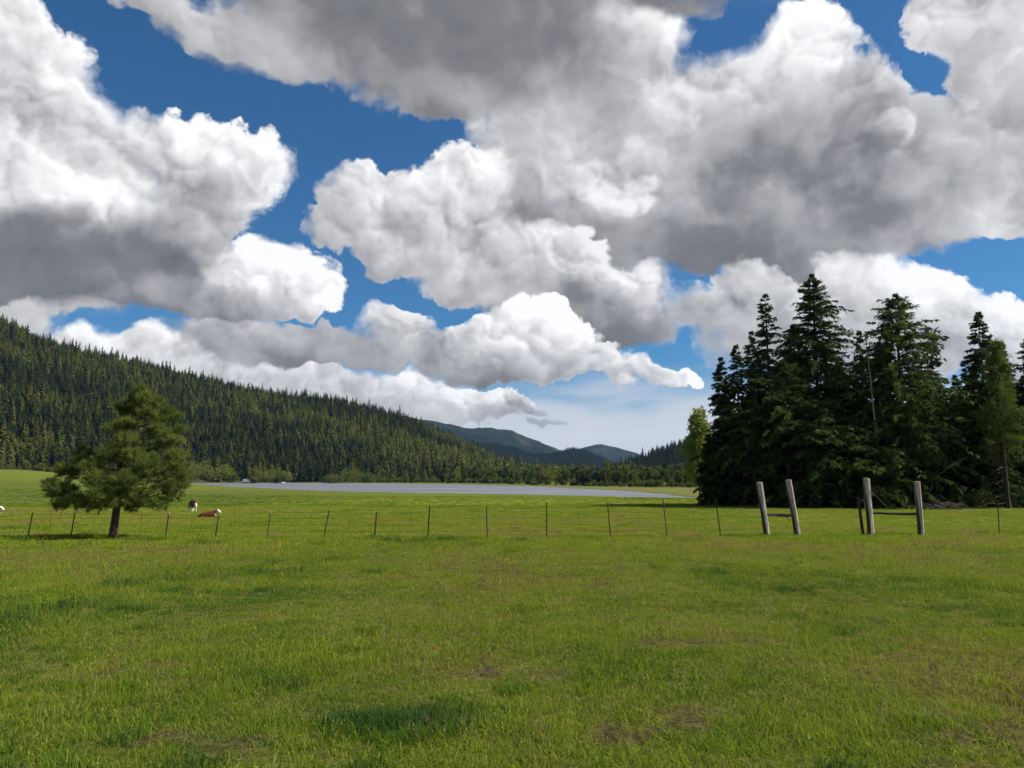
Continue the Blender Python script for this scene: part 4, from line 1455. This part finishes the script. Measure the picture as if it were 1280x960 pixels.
# ------------------------------------------------------------------ fence
M_TPOST = plain_mat('dark_rusted_steel', (0.030, 0.022, 0.016), (0.075, 0.050, 0.034), 30, 0.7, 0.3)
M_WHITE = plain_mat('white_post_tip', (0.55, 0.55, 0.52), (0.7, 0.7, 0.68), 30, 0.6)
M_WIRE = plain_mat('grey_wire', (0.035, 0.028, 0.022), (0.065, 0.055, 0.048), 40, 0.8, 0.2)
M_POST = wood_mat('weathered_post', (0.22, 0.185, 0.15), (0.50, 0.44, 0.38), (26, 26, 1.6), 0.9, patch=(0.055, 0.042, 0.034))
M_RAIL = wood_mat('dark_rail', (0.028, 0.022, 0.018), (0.085, 0.068, 0.055), (3, 26, 26), 0.8)
M_OLDPOST = wood_mat('mossy_post', (0.022, 0.022, 0.016), (0.065, 0.062, 0.045), (26, 26, 3), 0.8)


def px_x(px, y): return (px - 640) / 961 * y * math.cos(PITCH)


def fence_y(px): return np.interp(px, [-60, 0, 640, 850, 945, 1146, 1245, 1330], [31.2, 31.2, 31.4, 31.6, 33.0, 33.6, 35.0, 35.4])


def tpost_mesh(h):
    """Studded steel T-post of height h, standing from 0.35 m below the ground."""
    g = Geo()
    for (x0, x1, y0, y1) in ((-.020, .020, -.004, .004), (-.004, .004, .004, .038)):
        v = [(x, y, z) for z in (-.35, h) for (x, y) in ((x0, y0), (x1, y0), (x1, y1), (x0, y1))]
        g.add(v, [(0, 1, 5, 4), (1, 2, 6, 5), (2, 3, 7, 6), (3, 0, 4, 7), (4, 5, 6, 7)])
    for z in np.arange(0.08, h - 0.05, 0.054):
        g.add([(-.012, -.004, z), (.012, -.004, z), (.012, -.012, z + .006), (-.012, -.012, z + .006), (-.012, -.004, z + .014), (.012, -.004, z + .014)], [(0, 1, 2, 3), (3, 2, 5, 4)])
    return g.mesh('post', M_TPOST)


# top (px, row) and foot (px, row) of each post
left_posts = [(-22, 645, -24, 678), (44, 641, 40, 676), (97, 641, 94, 674), (150, 640, 149, 672), (214, 641, 211, 673), (276, 644, 273, 673), (340, 639, 337, 673), (413, 638, 407, 671), (472, 640, 470, 671),
              (538, 632, 536, 670), (608, 634, 609, 672), (683, 628, 683, 671), (759, 628, 762, 670), (828, 624, 832, 673), (893, 622, 898, 665)]
right_posts = [(1245, 627, 1244, 664), (1338, 625, 1340, 664)]


def run_of_fence(label, posts, ends, white=()):
    y = fence_y(posts[0][2])
    root = thing('wire_fence', label, 'fence', at(posts[0][2], y))
    base = np.array(root.location)
    top_pts = []
    for i, (tx, tr, fx, fr) in enumerate(posts):
        y = float(fence_y(fx))
        foot = np.array([px_x(fx, y), y, float(ground_z(px_x(fx, y), y))])
        tip = np.array([px_x(tx, y), y, height_to(tx, tr, y)])
        d = tip - foot
        h = np.linalg.norm(d)
        o = obj('post', tpost_mesh(h), root)
        o.location = foot - base
        o.rotation_euler = Vector(d).to_track_quat('Z', 'Y').to_euler()
        o.rotation_euler.rotate_axis('Z', 0.5 * rng.normal())
        if i in white:
            g = Geo()
            tube(g, [[0, .012, h - .09], [0, .012, h + .012]], [.021, .018], 6)
            obj('white_tip', g.mesh('white_tip', M_WHITE), o)
        top_pts.append((foot, d / h, h))
    line = [(np.array(e), np.array([0, 0, 1.0]), 1.2) for e in ends[0]] + top_pts + [(np.array(e), np.array([0, 0, 1.0]), 1.2) for e in ends[1]]
    for hh in (0.30, 0.56, 0.82, 1.06):
        g = Geo()
        for (a, da, ha), (b, db, hb) in zip(line[:-1], line[1:]):
            k = np.linspace(0, 1, 7)[:, None]
            A, B = a + da * min(hh, ha - .04), b + db * min(hh, hb - .04)
            P = A + (B - A) * k - np.array([0, 0, 1]) * np.sin(k * np.pi) * (0.02 + 0.03 * rng.random())
            tube(g, P - base + np.array([0, -.022, 0]), 0.0042, 4, cap=False)
            if np.linalg.norm(B - A) < 6:
                for q in np.arange(0.06, 1, 0.07):        # barbs
                    c = A + (B - A) * q - base + np.array([0, -.022, 0])
                    g.add([c + (-.012, 0, -.02), c + (-.006, 0, -.02), c + (.012, 0, .02)], [(0, 1, 2)])
        obj('wire', g.mesh('wire', M_WIRE), root)
    for (a, da, ha), (b, db, hb) in zip(top_pts[:-1], top_pts[1:]):   # twisted stays between the strands
        for q in ((0.5,) if rng.random() < 0.6 else (0.35, 0.68)):
            c = a + (b - a) * q - base
            g = Geo()
            tube(g, [c + (0, -.03, .22), c + (.012, -.03, .6), c + (-.01, -.03, 1.1)], 0.005, 4)
            obj('stay', g.mesh('stay', M_WIRE), root)
    return root


def post_geo(h, r, pts=None):
    g = Geo()
    z = np.linspace(-0.5, h, 16)
    th = np.linspace(0, 2 * np.pi, 18, endpoint=False)
    crack = 1 - 0.10 * (rng.random(18) < 0.25)
    V = np.stack([np.cos(th)[None] * (r * (1.04 - 0.06 * z / h))[:, None] * crack * (1 + 0.05 * rng.normal(size=(16, 18)) * 0.6),
                  np.sin(th)[None] * (r * (1.04 - 0.06 * z / h))[:, None] * crack, z[:, None] + 0 * th[None]], -1)
    i = np.arange(15)[:, None] * 18
    j = np.arange(18)[None]
    k = (j + 1) % 18
    g.add(V.reshape(-1, 3), np.stack([i + j, i + k, i + 18 + k, i + 18 + j], -1).reshape(-1, 4))
    top = np.vstack([V[-1], [[0, 0, h + 0.015]]])
    g.add(top, [(q, (q + 1) % 18, 18) for q in range(18)])
    return g


def stand(o, foot, tip, base):
    o.location = np.array(foot) - base
    o.rotation_euler = Vector(np.array(tip) - np.array(foot)).to_track_quat('Z', 'Y').to_euler()


def brace(label, posts, rail, extra=None):
    """Two stout round posts joined by a rail."""
    y = float(fence_y(posts[0][2]))
    root = thing('fence_brace', label, 'fence post', at(posts[0][2], y))
    base = np.array(root.location)
    ax = []
    for (tx, tr, fx, fr, w) in posts:
        y = float(fence_y(fx))
        foot = np.array([px_x(fx, y), y, float(ground_z(px_x(fx, y), y))])
        tip = np.array([px_x(tx, y), y, height_to(tx, tr, y)])
        h = float(np.linalg.norm(tip - foot))
        stand(obj('post', post_geo(h, w / 961 * y / 2).mesh('post', M_POST), root), foot, tip, base)
        ax.append((foot, tip))
    a = ax[0][0] + (ax[0][1] - ax[0][0]) * rail[0]
    b = ax[1][0] + (ax[1][1] - ax[1][0]) * rail[1]
    g = Geo()
    k = np.linspace(0, 1, 9)[:, None]
    P = a + (b - a) * k + rng.normal(size=(9, 3)) * np.array([0, .006, .008])
    tube(g, P - base, np.linspace(.052, .06, 9), 9, wob=0.2)
    obj('rail', g.mesh('rail', M_RAIL), root)
    if extra:
        extra(root, base, ax)
    return ax


def left_extra(root, base, ax):
    g = Geo()                                             # loose wire and splinter on the rail
    c = (ax[0][0] * .3 + ax[1][0] * .7) + np.array([0, 0, .74]) - base
    tube(g, [c + (-.18, -.06, .10), c + (-.05, -.07, .05), c + (.02, -.08, -.04), c + (.05, -.08, -.16)], [.018, .022, .02, .012], 5)
    obj('broken_branch', g.mesh('broken_branch', M_RAIL), root)
    g = Geo()
    for zz in (.735, .72):
        a, b = ax[0][0] + (ax[0][1] - ax[0][0]) * (zz - .35), ax[1][0] + (ax[1][1] - ax[1][0]) * (zz - .35)
        tube(g, [a - base + (0, -.14, 0), (a + b) / 2 - base + (0, -.12, -.05), b - base + (0, -.14, 0)], .006, 4)
    obj('wire', g.mesh('wire', M_WIRE), root)


def right_extra(root, base, ax):
    g = Geo()                                             # brace wire running down from the left post
    a = ax[0][0] + (ax[0][1] - ax[0][0]) * .80 + np.array([.06, -.1, 0])
    b = ax[0][0] + (ax[1][0] - ax[0][0]) * .52 + np.array([0, -.05, .82])
    tube(g, [a - base, (a + b) / 2 - base + (0, 0, -.02), b - base], .011, 5)
    obj('brace_wire', g.mesh('brace_wire', M_WIRE), root)


AX1 = brace('left pair of leaning weathered posts joined by a dark rail', [(949, 603, 956, 667, 7.4), (985.5, 600, 994, 665, 7.2)], (.40, .36), left_extra)
AX2 = brace('right pair of upright weathered posts joined by a dark rail', [(1083, 598, 1085, 666, 7.8), (1146, 602, 1147, 666, 7.2)], (.40, .40), right_extra)
run_of_fence('long barbed wire fence on thin steel posts crossing the pasture', left_posts, ([], [AX1[0][0]]), white=(4, 6))
run_of_fence('short end of wire fence right of the upright wooden posts', right_posts, ([AX2[1][0]], []))
# the thin dark post that stands against the right brace
y = float(fence_y(1075))
foot = at(1075, y)
root = thing('old_fence_post', 'thin dark old post standing beside the left post of the upright pair', 'fence post', foot)
tip = np.array([px_x(1071.5, y), y, height_to(1071.5, 623, y)])
stand(obj('post', post_geo(float(np.linalg.norm(tip - foot)), .062).mesh('post', M_OLDPOST), root), foot, tip, np.array(root.location))
g = Geo()
a, b = foot + (tip - foot) * .68, AX2[0][0] + (AX2[0][1] - AX2[0][0]) * .42
tube(g, [a - foot, (a + b) / 2 - foot + (0, -.03, .03), b - foot + (0, -.12, 0)], .012, 5)
obj('wire', g.mesh('wire', M_WIRE), root)


# ------------------------------------------------------------------ cattle
def cow_mat(name, face, socks=True, pose='stand'):
    """Red-brown hide with a white face, chest and belly, by the animal's own coordinates."""
    m, t, out = new_mat(name)
    tc = t.nodes.new('ShaderNodeTexCoord')
    p = Sock(t, tc.outputs['Object'])
    wob = vm(t, 'SCALE', vm(t, 'SUBTRACT', noise(t, p, 5.0, 3, 0.5, color=True), (0.5, 0.5, 0.5)), 0.16)
    pw = vm(t, 'ADD', p, wob)

    def ball(c, r):
        e = vm(t, 'MULTIPLY', vm(t, 'SUBTRACT', pw, c), tuple(1 / q for q in r))
        return vm(t, 'LENGTH', e).ramp(0.92, 1.02, 1.0, 0.0)
    w = None
    for c, r in face:
        b = ball(c, r)
        w = b if w is None else w.max(b)
    col = mixc(t, noise(t, p, 9.0, 4, 0.6).ramp(0.3, 0.7), (0.062, 0.017, 0.008), (0.105, 0.032, 0.015))
    col = mixc(t, w, col, (0.62, 0.57, 0.50))
    bs = t.nodes.new('ShaderNodeBsdfPrincipled')
    bs.inputs['Roughness'].default_value = 0.75
    bs.inputs['Specular IOR Level'].default_value = 0.25
    t.links.new(col.s, bs.inputs['Base Color'])
    t.links.new(bs.outputs[0], out.inputs[0])
    return m


def skin_body(name, chains, mat, parent):
    """One continuous body grown round a branching skeleton. chains: lists of (x, y, z, rx, ry); a start repeated from another chain joins on."""
    bm = bmesh.new()
    lay = bm.verts.layers.skin.verify()
    seen = {}
    for ch in chains:
        prev = None
        for (x, y, z, rx, ry) in ch:
            key = (round(x, 3), round(y, 3), round(z, 3))
            if key not in seen:
                v = bm.verts.new((x, y, z))
                v[lay].radius = (rx, ry)
                seen[key] = v
            v = seen[key]
            if prev is not None and prev is not v:
                bm.edges.new((prev, v))
            prev = v
    bm.verts.ensure_lookup_table()
    bm.verts[0][lay].use_root = True
    me = bpy.data.meshes.new(name)
    bm.to_mesh(me)
    bm.free()
    me.materials.append(mat)
    o = obj(name, me, parent)
    sk = o.modifiers.new('skin', 'SKIN')
    sk.use_smooth_shade = True
    sb = o.modifiers.new('smooth', 'SUBSURF')
    sb.levels = sb.render_levels = 2
    return o


def ear(parent, c, d, mat):
    g = Geo()
    c, d = np.array(c), np.array(d)
    s = np.array([0.05, 0, 0.06])
    g.add([c, c + d * .5 + s, c + d, c + d * .5 - s, c + d * .45 + (.03, .02, 0)], [(0, 1, 4), (1, 2, 4), (2, 3, 4), (3, 0, 4)])
    obj('ear', g.mesh('ear', mat), parent)


def lying_cow():
    p = at(261, 73) - np.array([0, 0, .10])
    root = thing('cow', 'red-brown cow with a white face lying in the grass, facing right', 'cow', p, 'cows resting and grazing beyond the fence', rz=0.18)
    m = cow_mat('cow_hide', [((1.44, -.12, .88), (.34, .34, .34)), ((1.02, 0, .52), (.13, .30, .22)), ((.2, 0, .0), (1.0, .5, .15))])
    root.scale = (.78,) * 3
    body = [(-1.08, 0, .14, .12, .14), (-.86, 0, .28, .24, .28), (-.55, 0, .38, .38, .38), (-.1, 0, .46, .50, .44), (.4, 0, .56, .46, .44), (.75, 0, .66, .34, .38), (.98, 0, .84, .22, .27), (1.16, -.04, 1.00, .19, .21),
            (1.30, -.08, .97, .18, .19), (1.46, -.14, .84, .12, .135), (1.57, -.18, .74, .10, .11), (1.60, -.19, .70, .08, .09)]
    legs = [[(.75, 0, .66, .34, .38), (.80, -.30, .28, .12, .12), (1.05, -.34, .12, .075, .075), (.78, -.36, .07, .06, .06), (.62, -.36, .05, .06, .05)],
            [(.75, 0, .66, .34, .38), (.80, .30, .28, .12, .12), (1.05, .34, .12, .075, .075), (.80, .36, .07, .06, .06)],
            [(-.55, 0, .38, .38, .38), (-.45, -.42, .32, .17, .16), (-.15, -.52, .14, .09, .09), (-.5, -.55, .07, .06, .06), (-.75, -.54, .05, .055, .05)],
            [(-.86, 0, .28, .24, .28), (-1.14, .10, .22, .04, .04), (-1.30, .06, .06, .035, .035)]]
    b = skin_body('body', [body] + legs, m, root)
    ear(root, (1.18, -.20, 1.06), (-.04, -.26, -.02), m)
    ear(root, (1.20, .13, 1.06), (.02, .26, -.02), m)


def standing_cow():
    p = at(243, 96)
    root = thing('cow', 'red-brown cow standing farther back with its white face lowered', 'cow', p, 'cows resting and grazing beyond the fence', rz=-0.95)
    m = cow_mat('cow_hide', [((1.52, 0, .72), (.34, .24, .40)), ((1.02, 0, .84), (.16, .30, .40)), ((0, 0, .72), (.8, .4, .14)), ((.6, 0, .15), (.4, .6, .34)), ((-.8, 0, .15), (.4, .6, .34))])
    body = [(-.95, 0, 1.16, .26, .28), (-.6, 0, 1.14, .36, .38), (-.1, 0, 1.08, .40, .42), (.4, 0, 1.08, .38, .42), (.78, 0, 1.12, .30, .36), (1.08, 0, 1.12, .20, .26), (1.32, 0, 1.02, .15, .18),
            (1.48, 0, .84, .13, .14), (1.58, 0, .64, .10, .10), (1.62, 0, .54, .085, .085)]
    legs = []
    for s in (-1, 1):
        legs.append([(.4, 0, 1.08, .38, .42), (.60, s * .24, .80, .15, .15), (.62, s * .24, .46, .085, .08), (.60, s * .24, .16, .06, .06), (.66, s * .24, .03, .075, .06)])
        legs.append([(-.6, 0, 1.14, .36, .38), (-.62, s * .26, .86, .19, .19), (-.80, s * .26, .50, .09, .09), (-.74, s * .26, .18, .06, .06), (-.68, s * .26, .03, .075, .06)])
    legs.append([(-.95, 0, 1.16, .26, .28), (-1.20, 0, 1.05, .045, .045), (-1.24, 0, .6, .03, .03), (-1.24, 0, .42, .055, .055)])
    skin_body('body', [body] + legs, m, root)
    ear(root, (1.38, -.14, 1.06), (-.02, -.26, -.06), m)
    ear(root, (1.38, .14, 1.06), (-.02, .26, -.06), m)


def edge_cow():
    p = at(-12, 73)
    root = thing('cow', 'white-faced cow cut off by the left edge of the picture', 'cow', p, 'cows resting and grazing beyond the fence', rz=0.0)
    m = cow_mat('cow_hide', [((1.36, -.02, .92), (.30, .30, .40)), ((.90, 0, .40), (.22, .34, .34)), ((.2, 0, .02), (1.0, .5, .15))])
    body = [(-.95, 0, .42, .24, .26), (-.6, 0, .48, .40, .38), (-.1, 0, .50, .46, .42), (.4, 0, .54, .44, .40), (.75, 0, .62, .34, .34), (1.02, 0, .84, .22, .24), (1.20, -.02, 1.00, .17, .19),
            (1.36, -.05, .92, .135, .15), (1.50, -.08, .76, .10, .11), (1.56, -.09, .68, .08, .09)]
    legs = [[(.75, 0, .62, .34, .34), (.80, -.30, .28, .12, .12), (1.05, -.34, .12, .075, .075), (.78, -.36, .07, .06, .06)],
            [(.75, 0, .62, .34, .34), (.80, .30, .28, .12, .12), (1.05, .34, .12, .075, .075), (.80, .36, .07, .06, .06)],
            [(-.6, 0, .48, .40, .38), (-.45, -.42, .32, .17, .16), (-.15, -.52, .14, .09, .09), (-.5, -.55, .07, .06, .06)],
            [(-.95, 0, .42, .24, .26), (-1.18, .03, .26, .04, .04), (-1.30, .06, .06, .035, .035)]]
    skin_body('body', [body] + legs, m, root)
    ear(root, (1.18, -.16, 1.08), (-.04, -.26, .0), m)
    ear(root, (1.18, .12, 1.08), (-.04, .26, .0), m)


lying_cow()
standing_cow()
edge_cow()

# ------------------------------------------------------------------ grass
M_GRASS = leaf_mat('grass_blades', [(0.0, (0.040, 0.090, 0.022)), (0.25, (0.105, 0.175, 0.018)), (0.5, (0.184, 0.254, 0.018)), (0.72, (0.255, 0.288, 0.028)), (0.88, (0.27, 0.225, 0.075)), (1.0, (0.15, 0.10, 0.06))],
                   0.42, gloss=0.004, vary=1.0)


def clump(n, rad, hmin, hmax, w, lean, tint, spread=0.12):
    g = Geo()
    a = rng.random(n) * 6.283
    r = rad * np.sqrt(rng.random(n))
    B = np.stack([np.cos(a) * r, np.sin(a) * r, np.full(n, -0.02)], -1)
    h = hmin + (hmax - hmin) * rng.random(n) ** 1.4
    da = rng.random(n) * 6.283
    ln = lean * (0.2 + rng.random(n)) * h
    out = np.stack([np.cos(da), np.sin(da), 0 * da], -1)
    fa = rng.random(n) * 6.283
    s = np.stack([np.cos(fa), np.sin(fa), 0 * fa], -1) * (w * (0.7 + 0.6 * rng.random(n)) / 2)[:, None]
    M = B + out * (ln * 0.3)[:, None] + np.stack([0 * h, 0 * h, h * 0.58], -1)
    Tp = B + out * ln[:, None] + np.stack([0 * h, 0 * h, h * (1 - 0.25 * np.minimum(ln / h, 1.5))], -1)
    V = np.stack([B - s, B + s, M - s * 0.8, M + s * 0.8, Tp], 1)
    tt = tint + spread * rng.normal(size=n)
    tv = np.repeat(tt, 5)
    q = np.arange(n)[:, None] * 5
    g.add(V.reshape(-1, 3), q + np.array([[0, 1, 3, 2]]), tv)
    g.add(V.reshape(-1, 3), q + np.array([[2, 3, 4]]), tv)
    return g.mesh('grass_clump', M_GRASS)


def weed(n, L, w, rise, tint):
    """A low rosette of broad leaves."""
    g = Geo()
    a = np.arange(n) / n * 6.283 + rng.random(n) * .5
    D = np.stack([np.cos(a), np.sin(a), rise * (0.4 + rng.random(n))], -1)
    kites(g, np.tile([0, 0, .01], (n, 1)) + rng.normal(size=(n, 3)) * .008, D, L * (0.6 + .6 * rng.random(n)), w, tint + .1 * rng.normal(size=n), twist=np.tile([0, 0, 1.0], (n, 1)) + .3 * rng.normal(size=(n, 3)))
    return g.mesh('weed', M_GRASS)


def seed_stems(n):
    """Thin stems with pale seed heads."""
    g = Geo()
    for _ in range(n):
        b = rng.normal(size=3) * .07 * np.array([1, 1, 0])
        d = np.array([rng.normal() * .25, rng.normal() * .25, 1]) * (.14 + .14 * rng.random())
        kites(g, b[None], d[None], np.linalg.norm(d), .003, .78)
        for q in range(5):
            kites(g, (b + d * (.72 + .06 * q))[None], (d / .2 + rng.normal(size=3) * .5)[None], .022, .008, .84)
    return g.mesh('seed_stem', M_GRASS)


def build_grass():
    kinds = [clump(95, .15, .025, .085, .0042, .8, .44, .17), clump(95, .15, .03, .10, .0045, .9, .48, .17), clump(95, .16, .02, .07, .0042, 1.2, .54, .17), clump(90, .15, .025, .085, .0045, .7, .40, .17),
             clump(80, .14, .06, .15, .0055, .7, .29, .10),                     # 4 lush
             clump(55, .14, .02, .08, .006, 2.2, .92, .06),                    # 5 dead
             clump(10, .14, .16, .30, .0035, .5, .74, .06),                    # 6 seed stems
             clump(110, .40, .05, .15, .015, .8, .52), clump(110, .40, .04, .13, .015, 1.0, .57),   # 7, 8 for farther off
             clump(100, .34, .12, .32, .016, .6, .28, .08),                     # 9 tall tufts at the fence
             weed(9, .050, .020, .35, .26), weed(14, .045, .013, .9, .20), seed_stems(9)]
    P, K, Rr, Sc, Sh = [], [], [], [], []

    def put(x, y, kind, scl, shade):
        z = ground_z(x, y)
        P.append(np.stack([x, y, z], -1))
        K.append(kind)
        Rr.append(np.stack([(rng.random(len(x)) - .5) * .3, (rng.random(len(x)) - .5) * .3, rng.random(len(x)) * 6.283], -1))
        Sc.append(scl)
        Sh.append(shade)

    def area(y0, y1, per, margin=2.0):
        n = int(per * ((y1 - y0) * (1.36 * (y0 + y1) / 2 + 2 * margin)) * 1.25)
        y = y0 + (y1 - y0) * rng.random(n)
        half = 0.68 * y1 + margin
        x = (rng.random(n) * 2 - 1) * half
        k = np.abs(x) < 0.68 * y + margin
        return x[k], y[k]

    def colour(x, y):
        big = fbm(x / 5.5, y / 7.0, 4, 51)
        mid = fbm(x / 1.3, y / 1.6, 4, 52)
        yel = smooth(12, 26, y) * 0.10
        return np.clip(0.5 + (big - 0.5) * 0.7 + (mid - 0.5) * 0.75 + yel + rng.normal(size=len(x)) * 0.07, 0, 1)

    for y0, y1, per in ((2.6, 6, 110), (6, 10, 75), (10, 16, 44), (16, 24, 26)):
        x, y = area(y0, y1, per, 5.5)
        b = bare_at(x, y)
        keep = rng.random(len(x)) > b * 0.78
        x, y, b = x[keep], y[keep], b[keep]
        kind = rng.integers(0, 4, len(x))
        thin = fbm(x * 1.2, y * 1.2, 3, 61)
        dead = rng.random(len(x)) < np.clip(b * 0.9 + 0.03 + 0.35 * smooth(0.56, 0.70, thin), 0, .9)
        kind[dead] = 5
        stem = rng.random(len(x)) < 0.05
        kind[stem & ~dead] = np.where(rng.random((stem & ~dead).sum()) < .5, 6, 12)
        weedy = (rng.random(len(x)) < 0.06 * smooth(.42, .62, fbm(x * .9 + 5, y * .9, 3, 93)))
        kind[weedy] = 10 + rng.integers(0, 2, weedy.sum())
        lush = lush_at(x, y)
        kind = np.where(rng.random(len(x)) < lush * 0.85, 4, kind)
        scl = (0.75 + 0.5 * rng.random(len(x))) * (1 + 0.35 * (fbm(x / 1.1, y / 1.1, 2, 71) - 0.5) * 2) * (1 + 0.02 * (y - 6))
        put(x, y, kind, scl, np.clip(colour(x, y) - 0.16 * np.maximum(lush - .5, 0) * 2, 0, 1))
    for y0, y1, per in ((24, 34, 9.5), (34, 55, 5.0), (55, 90, 2.2), (90, 140, 1.1), (140, 235, 0.35)):
        x, y = area(y0, y1, per, 7)
        kind = 7 + rng.integers(0, 2, len(x))
        lush = lush_at(x, y)
        kind = np.where(rng.random(len(x)) < lush * 0.9, 9, kind)
        u = x / y
        scl = (0.7 + 0.5 * rng.random(len(x))) * np.interp(y, [24, 55, 140], [0.9, 1.0, 1.6])
        sh = colour(x, y)
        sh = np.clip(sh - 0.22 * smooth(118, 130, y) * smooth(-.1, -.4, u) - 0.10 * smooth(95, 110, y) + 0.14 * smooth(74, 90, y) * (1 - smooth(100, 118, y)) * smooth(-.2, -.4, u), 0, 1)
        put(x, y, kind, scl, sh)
    # a ragged line of uncut grass under the wires
    px = rng.uniform(-30, 1300, 900)
    y = fence_y(px) + rng.normal(size=900) * 0.35
    x = px_x(px, y)
    k = fbm(px / 40, px * 0, 3, 88) > 0.46
    put(x[k], y[k], np.where(rng.random(k.sum()) < 0.65, 9, 7), 0.35 + 0.4 * rng.random(k.sum()), colour(x[k], y[k]))
    n = sum(len(a) for a in K)
    scatter_node('grass', kinds, np.concatenate(P), np.concatenate(K), np.concatenate(Rr), np.concatenate(Sc), np.concatenate(Sh))
    print('grass clumps', n)


build_grass()

# ------------------------------------------------------------------ air: a pale even haze over the whole valley
m, t, out = new_mat('haze_air')
pv = t.nodes.new('ShaderNodeVolumePrincipled')
pv.inputs['Color'].default_value = (0.32, 0.56, 1.0, 1)
pv.inputs['Density'].default_value = 2.3e-5
pv.inputs['Anisotropy'].default_value = 0.2
t.links.new(pv.outputs[0], out.inputs['Volume'])
g = Geo()
x0, x1, y0, y1, z0, z1 = -9400, 9400, -120, 10400, -12, 560
g.add([(x0, y0, z0), (x1, y0, z0), (x1, y1, z0), (x0, y1, z0), (x0, y0, z1), (x1, y0, z1), (x1, y1, z1), (x0, y1, z1)],
      [(0, 3, 2, 1), (4, 5, 6, 7), (0, 1, 5, 4), (1, 2, 6, 5), (2, 3, 7, 6), (3, 0, 4, 7)])
tag(obj('haze', g.mesh('haze', m)), kind='stuff')
